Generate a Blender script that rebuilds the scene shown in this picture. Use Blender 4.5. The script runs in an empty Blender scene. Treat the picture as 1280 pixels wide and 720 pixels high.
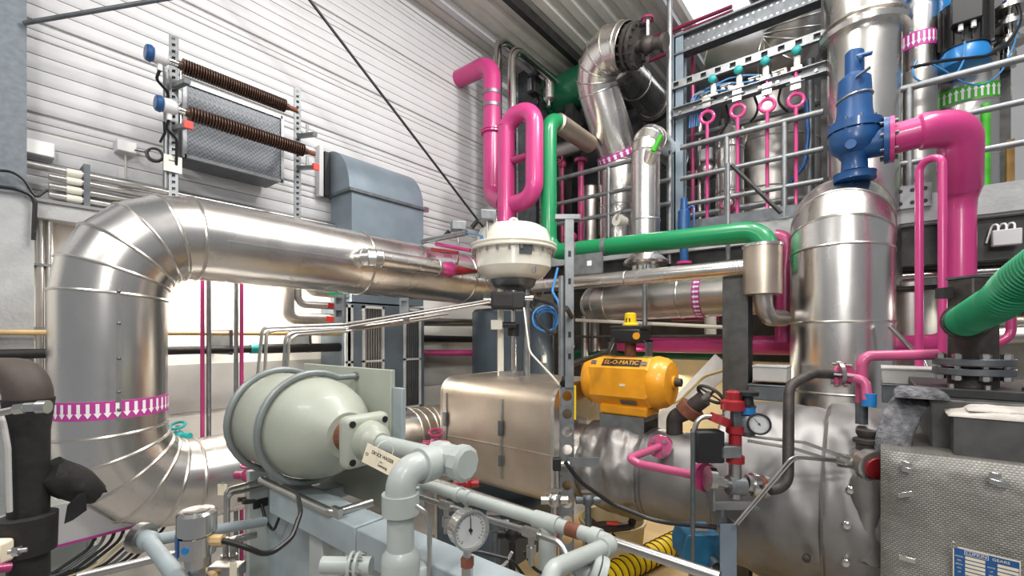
import bpy, math, random
from mathutils import Vector as V, Matrix
random.seed(7)
# ---------------------------------------------------------------- camera, world, light, exposure
TH = math.radians(38.65); FX = 568.0; HOR = 420.0; EYE = 2.3
CT, ST = math.cos(TH), math.sin(TH)
scene = bpy.context.scene
COL = scene.collection
cam = bpy.data.cameras.new('camera'); camo = bpy.data.objects.new('camera', cam); COL.objects.link(camo)
cam.sensor_width = 36; cam.lens = 36 * FX / 1280; cam.shift_y = (HOR - 360) / 1280
camo.location = (0, 0, EYE); camo.rotation_euler = (math.pi / 2, 0, TH - math.pi / 2)
scene.camera = camo
scene.view_settings.view_transform = 'Standard'; scene.view_settings.look = 'None'
scene.view_settings.exposure = 0.08; scene.view_settings.gamma = 1.0
w = bpy.data.worlds.new('hall_daylight'); scene.world = w; w.use_nodes = True
bg = w.node_tree.nodes['Background']; bg.inputs[0].default_value = (.92, .95, 1, 1); bg.inputs[1].default_value = 0.27
def lamp(name, loc, target, size, size_y, power, color=(1, .97, .93)):
    l = bpy.data.lights.new(name, 'AREA'); l.shape = 'RECTANGLE'; l.size = size; l.size_y = size_y; l.energy = power; l.color = color
    o = bpy.data.objects.new(name, l); COL.objects.link(o); o.location = loc
    o.rotation_euler = (V(target) - V(loc)).to_track_quat('-Z', 'Y').to_euler(); return o
lamp('hall_area_lamp', (-1.5, -2.0, 6.6), (3.4, 1.6, 1.4), .9, .5, 140)  # unseen lamp added as general fill
lamp('hall_area_lamp', (4.3, .3, 7.3), (1.9, 5.2, 3.9), .5, .3, 105)
lamp('hall_area_lamp', (2.6, 1.6, 7.3), (2.6, 2.0, 0), 2.4, .4, 170)  # this and those below: unseen lamps added for streak highlights on metal
lamp('hall_area_lamp', (4.0, -1.6, 7.6), (4.4, 0.6, 1.5), 2.4, .5, 170)
lamp('hall_area_lamp', (-1.6, 2.2, 5.6), (.8, 3.8, 1.4), 2.0, .4, 80)
lamp('hall_area_lamp', (7.6, 1.0, 8.0), (7.4, 1.2, 3), 2.4, .5, 95)

# ---------------------------------------------------------------- helpers
lamp('added_roof_fill', (-1.5, -1.0, 4.2), (6.5, .2, 8.0), 1.2, 1.2, 110)  # unseen upward lamp added to brighten the roof sheets
def W(px, py, d=None, X=None, Y=None, Z=None):
    """a point seen at photograph pixel (px, py), fixed by its depth or by one world coordinate"""
    dx = (px - 640) / FX; dz = (HOR - py) / FX
    x, y = CT + ST * dx, ST - CT * dx
    if X is not None: d = X / x
    elif Y is not None: d = Y / y
    elif Z is not None: d = (Z - EYE) / dz
    return V((x * d, y * d, EYE + dz * d))
def srgb(h):
    c = [int(h[i:i + 2], 16) / 255 for i in (0, 2, 4)]
    return tuple(v / 12.92 if v <= .04045 else ((v + .055) / 1.055) ** 2.4 for v in c) + (1,)
MATS = {}
def mat(name, h, rough=.5, metal=0., var=.12, scale=6., bump=0., bscale=40., stretch=None, emit=0, coat=0., rvar=.0, h2=None):
    m = bpy.data.materials.new(name); m.use_nodes = True; nt = m.node_tree; b = nt.nodes['Principled BSDF']
    c = srgb(h); b.inputs['Roughness'].default_value = rough; b.inputs['Metallic'].default_value = metal
    b.inputs['Coat Weight'].default_value = coat; b.inputs['Coat Roughness'].default_value = .12
    tc = nt.nodes.new('ShaderNodeTexCoord'); mp = nt.nodes.new('ShaderNodeMapping'); nt.links.new(tc.outputs['Object'], mp.inputs[0])
    if stretch: mp.inputs['Scale'].default_value = stretch
    n = nt.nodes.new('ShaderNodeTexNoise'); n.inputs['Scale'].default_value = scale; n.inputs['Detail'].default_value = 5
    nt.links.new(mp.outputs[0], n.inputs['Vector'])
    r = nt.nodes.new('ShaderNodeValToRGB'); nt.links.new(n.outputs[0], r.inputs[0])
    c2 = srgb(h2) if h2 else tuple(v * (1 - var) for v in c[:3]) + (1,)
    r.color_ramp.elements[0].color = c2; r.color_ramp.elements[1].color = tuple(min(1, v * (1 + var * .4)) for v in c[:3]) + (1,)
    r.color_ramp.elements[0].position = .32; r.color_ramp.elements[1].position = .66
    nt.links.new(r.outputs[0], b.inputs['Base Color'])
    if rvar:
        mr = nt.nodes.new('ShaderNodeMapRange'); mr.inputs[3].default_value = rough - rvar; mr.inputs[4].default_value = rough + rvar
        nt.links.new(n.outputs[0], mr.inputs[0]); nt.links.new(mr.outputs[0], b.inputs['Roughness'])
    if bump:
        n2 = nt.nodes.new('ShaderNodeTexNoise'); n2.inputs['Scale'].default_value = bscale; n2.inputs['Detail'].default_value = 3
        nt.links.new(tc.outputs['Object'], n2.inputs['Vector'])
        bp = nt.nodes.new('ShaderNodeBump'); bp.inputs['Strength'].default_value = bump; bp.inputs['Distance'].default_value = .02
        nt.links.new(n2.outputs[0], bp.inputs['Height']); nt.links.new(bp.outputs[0], b.inputs['Normal'])
    if emit:
        b.inputs['Emission Color'].default_value = c; b.inputs['Emission Strength'].default_value = emit
    MATS[name] = m; return m
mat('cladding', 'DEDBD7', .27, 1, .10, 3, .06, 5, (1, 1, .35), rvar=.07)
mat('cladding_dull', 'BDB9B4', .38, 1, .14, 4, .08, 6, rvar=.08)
mat('bead', 'D0CCC5', .3, 1, .1)
mat('cladding_warm', 'CFC2B2', .42, 1, .16, 3, .08, 7, rvar=.08)
mat('jacket', '8F8C8A', .45, .8, .25, 5, .3, 9, rvar=.1)
mat('jacket_smooth', '8A8887', .46, .7, .25, 3, .12, 5, rvar=.08)
mat('panel_white', 'CACACC', .45, 0, .05, 3)
mat('plaster', 'EDEAE3', .8, 0, .08, 2, .1, 30)
mat('plaster_grey', 'B4B2AF', .7, 0, .12, 3)
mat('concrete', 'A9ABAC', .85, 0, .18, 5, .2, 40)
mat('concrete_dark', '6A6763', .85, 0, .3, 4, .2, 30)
mat('floor_tan', 'C4A97C', .55, 0, .25, 2, .05, 30)
mat('floor', 'A5A09A', .55, 0, .25, 2, .05, 30)
mat('galvanised', '8E9193', .45, .75, .2, 14, rvar=.08)
mat('galv_dark', '6E7377', .45, .7, .25, 10)
mat('steel', 'C0BEBB', .3, 1, .12, 6)
mat('chrome', 'D4D2CE', .16, 1, .05, 6)
mat('steel_dark', '3F3F3F', .5, .5, .35, 8)
mat('iron', '4A4542', .55, .4, .4, 12, .15, 60)
mat('rust', '7A4A38', .75, .1, .4, 14, .2, 60)
mat('pink', 'C03A7C', .34, 0, .07, 3, coat=.35)
mat('pink_soft', 'BF5580', .36, 0, .12, 6, coat=.2)
mat('pink_deep', '9C2C60', .35, 0, .12, 4, coat=.3)
mat('green', '08834F', .35, 0, .08, 3, coat=.3)
mat('green_dark', '0B5C3C', .4, 0, .15, 4, coat=.2)
mat('green_hose', '128A5C', .45, 0, .1, 6)
mat('lime', '46B32A', .5, 0, .1)
mat('blue', '164A80', .4, 0, .14, 8, coat=.25)
mat('blue_bright', '1C79BE', .4, 0, .12, 8, coat=.2)
mat('blue_wire', '3E7FB5', .45)
mat('teal', '1E9A9A', .45, 0, .1)
mat('teal_box', '1F5F80', .45, 0, .2, 8, coat=.2)
mat('yellow', 'F0A21A', .4, 0, .12, 6, coat=.2)
mat('yellow_bright', 'F4CD12', .45, 0, .08)
mat('red', '941B24', .35, 0, .12, 8, coat=.3)
mat('red_bright', 'E04034', .45, 0, .08)
mat('skid', 'A9B0AC', .42, 0, .10, 6, .05, 30, coat=.15)
mat('skid_green', 'A3A89B', .45, 0, .10, 4, .05, 30, coat=.1)
mat('skid_blue', '98A3A7', .45, 0, .14, 6, .05, 30, coat=.1)
mat('duct_blue', '7F8D98', .42, .35, .16, 3, coat=.1)
mat('tank_blue', '4E5C68', .4, .3, .16, 2, coat=.2)
mat('cream', 'E2DFD2', .38, 0, .06, 4, coat=.3)
mat('cream_tag', 'E8DDC4', .6, 0, .1, 10)
mat('beige', 'D8C59B', .55, 0, .1, 4)
mat('tan_pipe', 'CDAE7C', .5, 0, .18, 6)
mat('ptfe', 'F2F2F0', .5)
mat('white_print', 'F5F0F4', .5)
mat('black', '1B1B1C', .5, 0, .2, 8)
mat('rubber', '242221', .62, 0, .3, 6, .25, 18)
mat('rubber_brown', '4A403B', .65, 0, .3, 5, .2, 14)
mat('cable', '161617', .4)
mat('brown_fin', '5A4338', .42, .55, .25, 20)
mat('wood', '8B6A33', .7, 0, .4, 3, .1, 20, (6, 6, .6))
mat('wool', '77777B', .95, 0, .5, 22, 1.0, 45)
mat('cloth', 'D6CEC6', .9, 0, .2, 9, .4, 30)
mat('magenta_tape', 'B93F94', .45, 0, .05)
mat('lamp_tube', 'FFF3D8', .4, emit=9)
mat('sky_pane', 'F3F8FF', .4, emit=1.6)
mat('dial', 'B4B6B5', .4, 0, .03)
mat('name_blue', '1F5590', .4)
mat('roof', 'DDDAD2', .5, .1, .1, 3)
# woven blanket: rows of tiny stitched dashes in the fabric
m = mat('woven', '7E7C79', .5, .5, .25, 4, rvar=.08); nt = m.node_tree; b = nt.nodes['Principled BSDF']
tc = nt.nodes.new('ShaderNodeTexCoord'); mp = nt.nodes.new('ShaderNodeMapping'); nt.links.new(tc.outputs['Object'], mp.inputs[0])
mp.inputs['Rotation'].default_value = (0, math.pi / 2, math.pi / 2)
br = nt.nodes.new('ShaderNodeTexBrick'); br.inputs['Scale'].default_value = 1; br.offset = .5; br.inputs['Brick Width'].default_value = .017
br.inputs['Row Height'].default_value = .0105; br.inputs['Mortar Size'].default_value = .0034; br.inputs['Mortar Smooth'].default_value = .6
sw = nt.nodes.new('ShaderNodeSeparateXYZ'); cw = nt.nodes.new('ShaderNodeCombineXYZ'); nt.links.new(tc.outputs['Object'], sw.inputs[0])
nt.links.new(sw.outputs[1], cw.inputs[0]); nt.links.new(sw.outputs[2], cw.inputs[1]); nt.links.new(cw.outputs[0], br.inputs['Vector'])
br.inputs['Color1'].default_value = srgb('A29F9A'); br.inputs['Color2'].default_value = srgb('B8B5AF'); br.inputs['Mortar'].default_value = srgb('94918C')
nb_ = nt.nodes.new('ShaderNodeTexNoise'); nb_.inputs['Scale'].default_value = 3.2; nt.links.new(tc.outputs['Object'], nb_.inputs['Vector'])
ml = nt.nodes.new('ShaderNodeMix'); ml.data_type = 'RGBA'; ml.blend_type = 'MULTIPLY'; ml.inputs[0].default_value = .55; nt.links.new(br.outputs['Color'], ml.inputs[6]); nt.links.new(nb_.outputs[0], ml.inputs[7]); nt.links.new(ml.outputs[2], b.inputs['Base Color'])
bp = nt.nodes.new('ShaderNodeBump'); bp.inputs['Strength'].default_value = .55; bp.inputs['Distance'].default_value = .003; bp.invert = True
nw = nt.nodes.new('ShaderNodeTexNoise'); nw.inputs['Scale'].default_value = 4.5; nt.links.new(tc.outputs['Object'], nw.inputs['Vector'])
bp2 = nt.nodes.new('ShaderNodeBump'); bp2.inputs['Strength'].default_value = .35; bp2.inputs['Distance'].default_value = .12
nt.links.new(nw.outputs[0], bp2.inputs['Height']); nt.links.new(br.outputs['Fac'], bp.inputs['Height']); nt.links.new(bp2.outputs[0], bp.inputs['Normal'])
nt.links.new(bp.outputs[0], b.inputs['Normal'])
# perforated sheet: fine holes let light through
m = mat('perforated', '6E7278', .5, .4, .1); nt = m.node_tree; b = nt.nodes['Principled BSDF']
tc = nt.nodes.new('ShaderNodeTexCoord'); ch = nt.nodes.new('ShaderNodeTexChecker'); ch.inputs['Scale'].default_value = 50
nt.links.new(tc.outputs['Object'], ch.inputs[0]); mx = nt.nodes.new('ShaderNodeMath'); mx.operation = 'MULTIPLY_ADD'; mx.inputs[1].default_value = .45; mx.inputs[2].default_value = .55
nt.links.new(ch.outputs['Fac'], mx.inputs[0]); nt.links.new(mx.outputs[0], b.inputs['Alpha'])

def frame(d):
    d = d.normalized(); a = V((0, 0, 1)) if abs(d.z) < .9 else V((1, 0, 0))
    u = d.cross(a).normalized(); return u, d.cross(u).normalized()
class MB:
    def __init__(s): s.v = []; s.f = []
    def add(s, vs, fs):
        o = len(s.v); s.v += [V(x) for x in vs]; s.f += [tuple(o + i for i in f) for f in fs]; return s
    def rings(s, rs, cap=True, loop=False):
        n = len(rs[0]); vs = [p for r in rs for p in r]; fs = []
        m_ = len(rs)
        for i in range(m_ if loop else m_ - 1):
            a, b_ = i * n, ((i + 1) % m_) * n
            for j in range(n): k = (j + 1) % n; fs.append((a + j, a + k, b_ + k, b_ + j))
        if cap and not loop: fs.append(tuple(range(n))[::-1]); fs.append(tuple((m_ - 1) * n + j for j in range(n)))
        return s.add(vs, fs)
    def tube(s, pts, r, n=14, cap=True, radii=None):
        pts = [V(p) for p in pts]; k = len(pts); rs = []
        ds = [(pts[i + 1] - pts[i]).normalized() for i in range(k - 1)]
        u, v = frame(ds[0])
        for i in range(k):
            din = ds[max(0, i - 1)]; dout = ds[min(i, k - 2)]
            nb = (din + dout).normalized() if (din + dout).length > 1e-4 else din
            rr = radii[i] if radii else r
            ring = []
            for j in range(n):
                a = 2 * math.pi * j / n; o = u * math.cos(a) * rr + v * math.sin(a) * rr
                o = o - din * (o.dot(nb) / max(.25, din.dot(nb))); ring.append(pts[i] + o)
            rs.append(ring)
            q = din.rotation_difference(dout); u = q @ u; v = q @ v
        return s.rings(rs, cap)
    def cyl(s, a, b, r, r2=None, n=20): return s.tube([a, b], r, n, True, [r, r if r2 is None else r2])
    def lathe(s, o, axis, prof, n=32, cap=True):
        o = V(o); axis = V(axis).normalized(); u, v = frame(axis)
        return s.rings([[o + axis * t + (u * math.cos(2 * math.pi * j / n) + v * math.sin(2 * math.pi * j / n)) * max(r, 1e-4) for j in range(n)] for t, r in prof], cap)
    def ring(s, c, axis, R, r, n=32, m=8):
        c = V(c); axis = V(axis).normalized(); u, v = frame(axis); rs = []
        for i in range(n):
            a = 2 * math.pi * i / n; e = u * math.cos(a) + v * math.sin(a)
            rs.append([c + e * (R + r * math.cos(2 * math.pi * j / m)) + axis * r * math.sin(2 * math.pi * j / m) for j in range(m)])
        return s.rings(rs, False, True)
    def box(s, c, size, ax=None):
        c = V(c); ax = ax or (V((1, 0, 0)), V((0, 1, 0)), V((0, 0, 1)))
        h = [ax[i] * (size[i] / 2) for i in range(3)]
        vs = [c + h[0] * i + h[1] * j + h[2] * k for i in (-1, 1) for j in (-1, 1) for k in (-1, 1)]
        return s.add(vs, [(0, 1, 3, 2), (4, 6, 7, 5), (0, 4, 5, 1), (2, 3, 7, 6), (0, 2, 6, 4), (1, 5, 7, 3)])
    def bx(s, x0, x1, y0, y1, z0, z1): return s.box(((x0 + x1) / 2, (y0 + y1) / 2, (z0 + z1) / 2), (abs(x1 - x0), abs(y1 - y0), abs(z1 - z0)))
    def beam(s, a, b, wd, ht, up=(0, 0, 1)):
        a = V(a); b = V(b); d = (b - a).normalized(); up = V(up)
        if abs(d.dot(up)) > .95: up = V((1, 0, 0))
        sd = d.cross(up).normalized(); u2 = sd.cross(d).normalized()
        return s.box((a + b) / 2, ((b - a).length, wd, ht), (d, sd, u2))
    def sphere(s, c, r, n=16, sq=(1, 1, 1)):
        c = V(c); rs = []
        for i in range(1, n // 2):
            p = math.pi * i / (n // 2)
            rs.append([c + V((math.sin(p) * math.cos(2 * math.pi * j / n) * r * sq[0], math.sin(p) * math.sin(2 * math.pi * j / n) * r * sq[1], math.cos(p) * r * sq[2])) for j in range(n)])
        return s.rings(rs)
    def prism(s, pts, vec):
        pts = [V(p) for p in pts]; vec = V(vec); n = len(pts)
        return s.add(pts + [p + vec for p in pts], [tuple(range(n)), tuple(range(n, 2 * n))[::-1]] + [(i, i + n, (i + 1) % n + n, (i + 1) % n) for i in range(n)])
    def build(s, name, m, parent=None, bevel=0, kind=None, label=None, ang=35, seg=2):
        me = bpy.data.meshes.new(name); o0 = V(parent['_o']) if parent is not None and '_o' in parent else V((0, 0, 0))
        if parent is None and s.v: o0 = sum(s.v, V((0, 0, 0))) / len(s.v)
        me.from_pydata([tuple(p - o0) for p in s.v], [], s.f); 
        import bmesh
        bm = bmesh.new(); bm.from_mesh(me); bmesh.ops.recalc_face_normals(bm, faces=bm.faces); bm.to_mesh(me); bm.free()
        me.shade_smooth(); me.set_sharp_from_angle(angle=math.radians(ang))
        me.materials.append(MATS[m] if isinstance(m, str) else m)
        o = bpy.data.objects.new(name, me); COL.objects.link(o)
        if parent is not None: o.parent = parent; o['_o'] = parent['_o'] if '_o' in parent else (0, 0, 0)
        else: o.location = o0; o['_o'] = tuple(o0)
        if bevel:
            bv = o.modifiers.new('edge', 'BEVEL'); bv.width = bevel; bv.segments = seg; bv.limit_method = 'ANGLE'; bv.angle_limit = .6
        if kind: o['kind'] = kind
        if label: o['label'] = label
        return o
def thing(name, label, cat, loc, group=None, kind=None):
    o = bpy.data.objects.new(name, None); o.empty_display_size = .1; COL.objects.link(o); o.location = loc; o['_o'] = tuple(loc)
    if kind: o['kind'] = kind
    if label: o['label'] = label
    if cat: o['category'] = cat
    if group: o['group'] = group
    return o
def solo(mb, name, m, label, cat, group=None, bevel=0, kind=None, ang=35):
    o = mb.build(name, m, None, bevel, kind, label, ang); o['category'] = cat
    if group: o['group'] = group
    return o
def fil(c, R, n=7):
    """corner points -> polyline with rounded bends of radius R"""
    c = [V(p) for p in c]; out = [c[0]]
    for i in range(1, len(c) - 1):
        a = (c[i - 1] - c[i]); b = (c[i + 1] - c[i]); la, lb = a.length, b.length; a.normalize(); b.normalize()
        cs = max(-1, min(1, a.dot(b))); th = math.acos(cs)
        if math.pi - th < .03: out.append(c[i]); continue
        t = R / math.tan(th / 2); t = min(t, la * .49 if i > 1 else la * .98, lb * .49 if i < len(c) - 2 else lb * .98); Rr = t * math.tan(th / 2)
        ctr = c[i] + (a + b).normalized() * (Rr / math.sin(th / 2))
        s0 = c[i] + a * t - ctr; s1 = c[i] + b * t - ctr; tot = s0.angle(s1)
        ax = s0.cross(s1).normalized()
        for k in range(n + 1): out.append(ctr + Matrix.Rotation(tot * k / n, 3, ax) @ s0)
    out.append(c[-1]); return out
def pipe(name, label, cat, c, r, m, R=None, n=14, group=None, nb=7, radii=None):
    return solo(MB().tube(fil(c, R or r * 2.5, nb), r, n), name, m, label, cat, group)
def part_pipe(root, name, c, r, m, R=None, n=12, nb=6):
    return MB().tube(fil(c, R or r * 2.5, nb), r, n).build(name, m, root)
def bolts(c, axis, R, nb, r, h, mb=None, ph=0):
    mb = mb or MB(); axis = V(axis).normalized(); u, v = frame(axis); c = V(c)
    for i in range(nb):
        a = 2 * math.pi * (i + ph) / nb; p = c + (u * math.cos(a) + v * math.sin(a)) * R
        mb.tube([p - axis * h / 2, p + axis * h / 2], r, 6)
    return mb
def flange(root, c, axis, R, t, m, nb=8, mbolt='steel', br=.1, gap=0):
    c = V(c); axis = V(axis).normalized()
    if gap:
        for sgn in (-1, 1): MB().lathe(c + axis * sgn * (gap / 2 + t / 2) - axis * t / 2, axis, [(0, R * .97), (t * .08, R), (t * .92, R), (t, R * .97)]).build('flange', m, root)
        bolts(c, axis, R * .82, nb, R * br, gap + t * 3.4).build('bolt_circle', mbolt, root, kind='stuff')
    else:
        MB().lathe(c - axis * t / 2, axis, [(0, R * .97), (t * .08, R), (t * .92, R), (t, R * .97)]).build('flange', m, root)
        bolts(c, axis, R * .82, nb, R * br, t * 1.9).build('bolt_circle', mbolt, root, kind='stuff')
def band(root, c, axis, r, wd, m='steel', name='clamp_band'):
    axis = V(axis).normalized()
    return MB().lathe(V(c) - axis * wd / 2, axis, [(0, r * .99), (.001, r), (wd - .001, r), (wd, r * .99)], 40, False).build(name, m, root)
def duct(name, label, c, r, R, nb=4, m='cladding', step=1.2, cat='duct', n=44, bead=.011, radii=None, root=None, group=None, beadm='bead'):
    """sheet-metal clad pipe: every section between two seams is a part, with a raised bead at each seam"""
    pts = fil(c, R, nb); full = [pts[0]]
    for i in range(1, len(pts)):
        L = (pts[i] - pts[i - 1]).length; k = max(1, round(L / step))
        for j in range(1, k + 1): full.append(pts[i - 1].lerp(pts[i], j / k))
    if root is None: root = thing(name, label, cat, full[0], group)
    tmp = MB(); tmp.tube(full, r, n, False)
    N = n
    for i in range(len(full) - 1):
        a = tmp.v[i * N:(i + 1) * N]; b = tmp.v[(i + 1) * N:(i + 2) * N]
        MB().rings([a, b], False).build('cladding_section', m, root)
    for i in range(len(full)):
        ring = tmp.v[i * N:(i + 1) * N]; c0 = full[i]
        nrm = (ring[0] - c0).cross(ring[N // 4] - c0).normalized(); rs = []
        for q in ring:
            e = (q - c0).normalized(); rs.append([q + e * bead * .8 * math.cos(t) + nrm * bead * math.sin(t) for t in [2 * math.pi * j / 6 for j in range(6)]])
        MB().rings(rs, False, True).build('seam_bead', beadm, root)
    return root
def arrows(root, c, axis, r, wd, n, m='magenta_tape', m2='white_print', down=-1, a0=0, a1=2 * math.pi):
    """printed flow tape: a band and its white arrows, lying on a cylinder"""
    axis = V(axis).normalized(); c = V(c)
    band(root, c, axis, r + .002, wd, m, 'flow_tape'); u, v = frame(axis); mb = MB(); rr = r + .0045
    def pt(a, t): return c + (u * math.cos(a) + v * math.sin(a)) * rr + axis * t
    da = (a1 - a0) / n; h = wd * .39 * down
    for i in range(n):
        a = a0 + (i + .5) * da; s1, s2 = da * .2, da * .42
        mb.add([pt(a - s1, -h), pt(a + s1, -h), pt(a + s1, h * .3), pt(a - s1, h * .3)], [(0, 1, 2, 3)])
        mb.add([pt(a - s2, h * .3), pt(a + s2, h * .3), pt(a, h)], [(0, 1, 2)])
    mb.build('flow_arrow_print', m2, root)
def text(root, body, p, xdir, ydir, size, m, name='lettering', wide=None):
    cu = bpy.data.curves.new(name, 'FONT'); cu.body = body; cu.size = size; cu.align_x = 'CENTER'; cu.align_y = 'CENTER'; cu.extrude = .0004
    o = bpy.data.objects.new(name, cu); COL.objects.link(o)
    dg = bpy.context.evaluated_depsgraph_get(); me = bpy.data.meshes.new_from_object(o.evaluated_get(dg)); bpy.data.objects.remove(o)
    me.materials.clear(); me.materials.append(MATS[m]); xs = [v.co.x for v in me.vertices]; k = 1
    if wide and xs: k = wide / (max(xs) - min(xs))
    x = V(xdir).normalized(); y = V(ydir).normalized(); z = x.cross(y); o0 = V(root['_o']); p = V(p)
    for v in me.vertices: v.co = p + x * v.co.x * k + y * v.co.y + z * v.co.z - o0
    t = bpy.data.objects.new(name, me); COL.objects.link(t); t.parent = root; return t
def struct(mb, name, m, parent=None, bevel=0):
    o = mb.build(name, m, parent, bevel)
    if parent is None: o['kind'] = 'structure'
    return o
def copies(src, offs):
    for d in offs:
        c = src.copy(); COL.objects.link(c); c.location = V(src.location) + V(d)
def strut(name, label, a, b, wd, holes=True, m='galvanised', facing=(0, -1, 0), pitch=.05, cat='post', hr=.3, group=None):
    """slotted channel post: web with a row of real holes and two folded flanges"""
    a = V(a); b = V(b); d = (b - a).normalized(); L = (b - a).length; f = V(facing); f = (f - d * f.dot(d)).normalized(); s_ = d.cross(f).normalized()
    mb = MB(); k = max(1, int(L / pitch)); st = L / k; hw = wd / 2; hh = wd * hr
    th = .004
    for i in range(k):
        c = a + d * (i + .5) * st
        for sg in (-1, 1): mb.box(c + s_ * sg * (hw + hh) / 2, (st, hw - hh, th), (d, s_, f))
        for sg in (-1, 1): mb.box(c + d * sg * (st / 2 + min(hh * 1.1, st * .3)) / 2, (st / 2 - min(hh * 1.1, st * .3), hh * 2, th), (d, s_, f))
    mb.box((a + b) / 2 - f * wd * .5, (L, wd, th), (d, s_, f))
    for sg in (-1, 1): mb.box((a + b) / 2 + s_ * sg * hw - f * wd * .25, (L, th, wd * .5), (d, s_, f))
    return solo(mb, name, m, label, cat, group)
mat('red_pipe', '9C2F58', .4, 0, .12, 4, coat=.2)
mat('screen_dark', '4B4D50', .6, .2, .3, 3)
mat('rod_grey', '858C8B', .4, .3, .12, 10)
mat('steel_grey', '5C5C5B', .45, .5, .3, 8)
# ---------------------------------------------------------------- the hall
WY = 5.3
struct(MB().bx(-2, 10.4, -3, 5.6, -.12, 0), 'floor', 'floor')
struct(MB().bx(2.9, 6.2, .2, 3.0, 0, .006), 'floor_bay', 'floor_tan')
wl = struct(MB().bx(-2, 10.4, WY, WY + .25, 0, 7.9), 'wall_left', 'plaster')
base = None
for k in range(6):                                    # metal cladding: five boards, a recess, two narrow boards, a recess
    z0 = 3.36 + .74 * k
    if z0 > 7.2: break
    for j in range(7):
        za = z0 + (j * .116 if j < 5 else .58 + .022 + (j - 5) * .062); h = .116 if j < 5 else .062
        za += 0 if j < 5 else 0
        if za + h > 7.25: continue
        tilt = .005
        f_ = .030 if j < 5 else .016
        pr = [(-1.9, WY - .001, za + .002), (-1.9, WY - f_, za + .002), (-1.9, WY - f_ - .002, za + .005), (-1.9, WY - f_ - .0035, za + h * .5), (-1.9, WY - f_, za + h - .004), (-1.9, WY - .001, za + h - .004)]
        MB().prism(pr, (12.2, 0, 0)).build('cladding_board', 'panel_white', wl)
struct(MB().bx(-2, 10.3, WY - .012, WY + .01, 1.55, 2.02), 'trim_1', 'plaster_grey')
struct(MB().bx(10.15, 10.4, -3, 5.6, 0, 9.3), 'wall_back', 'panel_white')
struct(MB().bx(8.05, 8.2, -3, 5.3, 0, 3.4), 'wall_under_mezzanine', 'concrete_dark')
# roof: sloping trapezoidal sheets on purlins
SL = .13
def rz(y): return 7.27 + (WY - y) * SL
ce = thing('ceiling', None, None, (0, 0, 7.3), kind='structure')
wv = .30
skx = None
for k in range(28):
    y1 = WY + .1 - k * wv; y0 = y1 - wv
    x0 = 1.2
    segs = [(x0, 10.3)]
    if 10 <= k <= 14: segs = [(x0, 6.95), (9.6, 10.3)]
    if 18 <= k <= 21: segs = [(x0, 3.0), (8.0, 10.3)]
    for xa, xb in segs:
        p = [(xa, y1, rz(y1)), (xa, y1 - .09, rz(y1 - .09)), (xa, y1 - .13, rz(y1 - .13) - .05), (xa, y1 - .26, rz(y1 - .26) - .05), (xa, y0, rz(y0)), (xa, y0, rz(y0) + .03), (xa, y1, rz(y1) + .03)]
        MB().prism(p, (xb - xa, 0, 0)).build('roof_sheet', 'roof', ce)
for n_, (k0, k1, xa, xb) in enumerate(((10, 15, 6.95, 9.6), (18, 22, 3.0, 8.0))):  # second pane is out of view, kept for the light it gives
    ya, yb = WY + .1 - k0 * wv, WY + .1 - k1 * wv
    MB().prism([(xa, ya, rz(ya)), (xa, yb, rz(yb)), (xa, yb, rz(yb) + .03), (xa, ya, rz(ya) + .03)], (xb - xa, 0, 0)).build('skylight_pane', 'sky_pane', ce)
for i, (y, mm, h) in enumerate(((4.95, 'panel_white', .12), (4.2, 'steel_dark', .16), (2.6, 'panel_white', .1), (.9, 'steel_dark', .16), (-1.2, 'steel_dark', .16))):
    struct(MB().bx(1.5, 10.2, y - .05, y + .05, rz(y) - .06 - h, rz(y) - .06), 'trim_%d' % (i + 2), mm)
cl = struct(MB().bx(.12, .385, 4.92, 5.2, 3.34, 8), 'column_left', 'galv_dark')
MATS['galv_dark']
cl.data.materials[0] = mat('column_paint', '6C747B', .55, .15, .2, 22)
struct(MB().bx(.05, .42, 4.90, 5.29, 0, 3.335), 'pier_left', 'concrete')
# ---------------------------------------------------------------- left wall installations
for a, b, l, nm in (((35, 28), (205, -1), 'grey tie rod crossing the top left of the white wall', 'tie_rod'), ((384, -4), (607, 288), 'dark diagonal bracing rod across the middle of the white wall', 'bracing_rod')):
    p, q = W(*a, Y=4.6), W(*b, Y=4.6)
    p, q = p + (p - q) * .5, q
    if nm == 'tie_rod': p, q = W(30, 29, Y=4.9), W(215, -3, Y=4.2)
    solo(MB().cyl(p, q, .016), nm, 'galv_dark' if nm == 'tie_rod' else 'steel_dark', l, 'rod')
lv = [(3.63, .030), (3.565, .026), (3.49, .028), (3.42, .028)]
for i, (z, r) in enumerate(lv):
    t = thing('wall_conduit', '%s of the four grey conduits on the wall beside the left column' % ('topmost', 'second from the top', 'third from the top', 'lowest')[i], 'conduit', (.4, 5.12, z), 'conduits along the left wall')
    MB().cyl((-.6 if i == 0 else .52, 5.12, z), (4.2, 5.12, z), r, n=12).build('tube', 'steel', t)
    for x in (.62, .95): MB().cyl((x, 5.12, z), (x + .09, 5.12, z), r * 1.12, n=12).build('coupling', 'cream' if x < .7 else 'steel', t)
solo(MB().bx(.72, .76, 5.09, WY - .01, 3.36, 3.72), 'pipe_bracket', 'galv_dark', 'upright grey bracket clamping the four wall conduits', 'bracket')
t = thing('cable_duct', 'grey metal cable duct ledge running under the wall conduits', 'cable duct', (.5, 5.15, 3.22))
MB().bx(.42, 5, 5.03, 5.26, 3.215, 3.345).build('trough', 'concrete', t); MB().bx(.42, 5, 5.01, 5.06, 3.335, 3.36).build('lip', 'steel', t)
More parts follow.
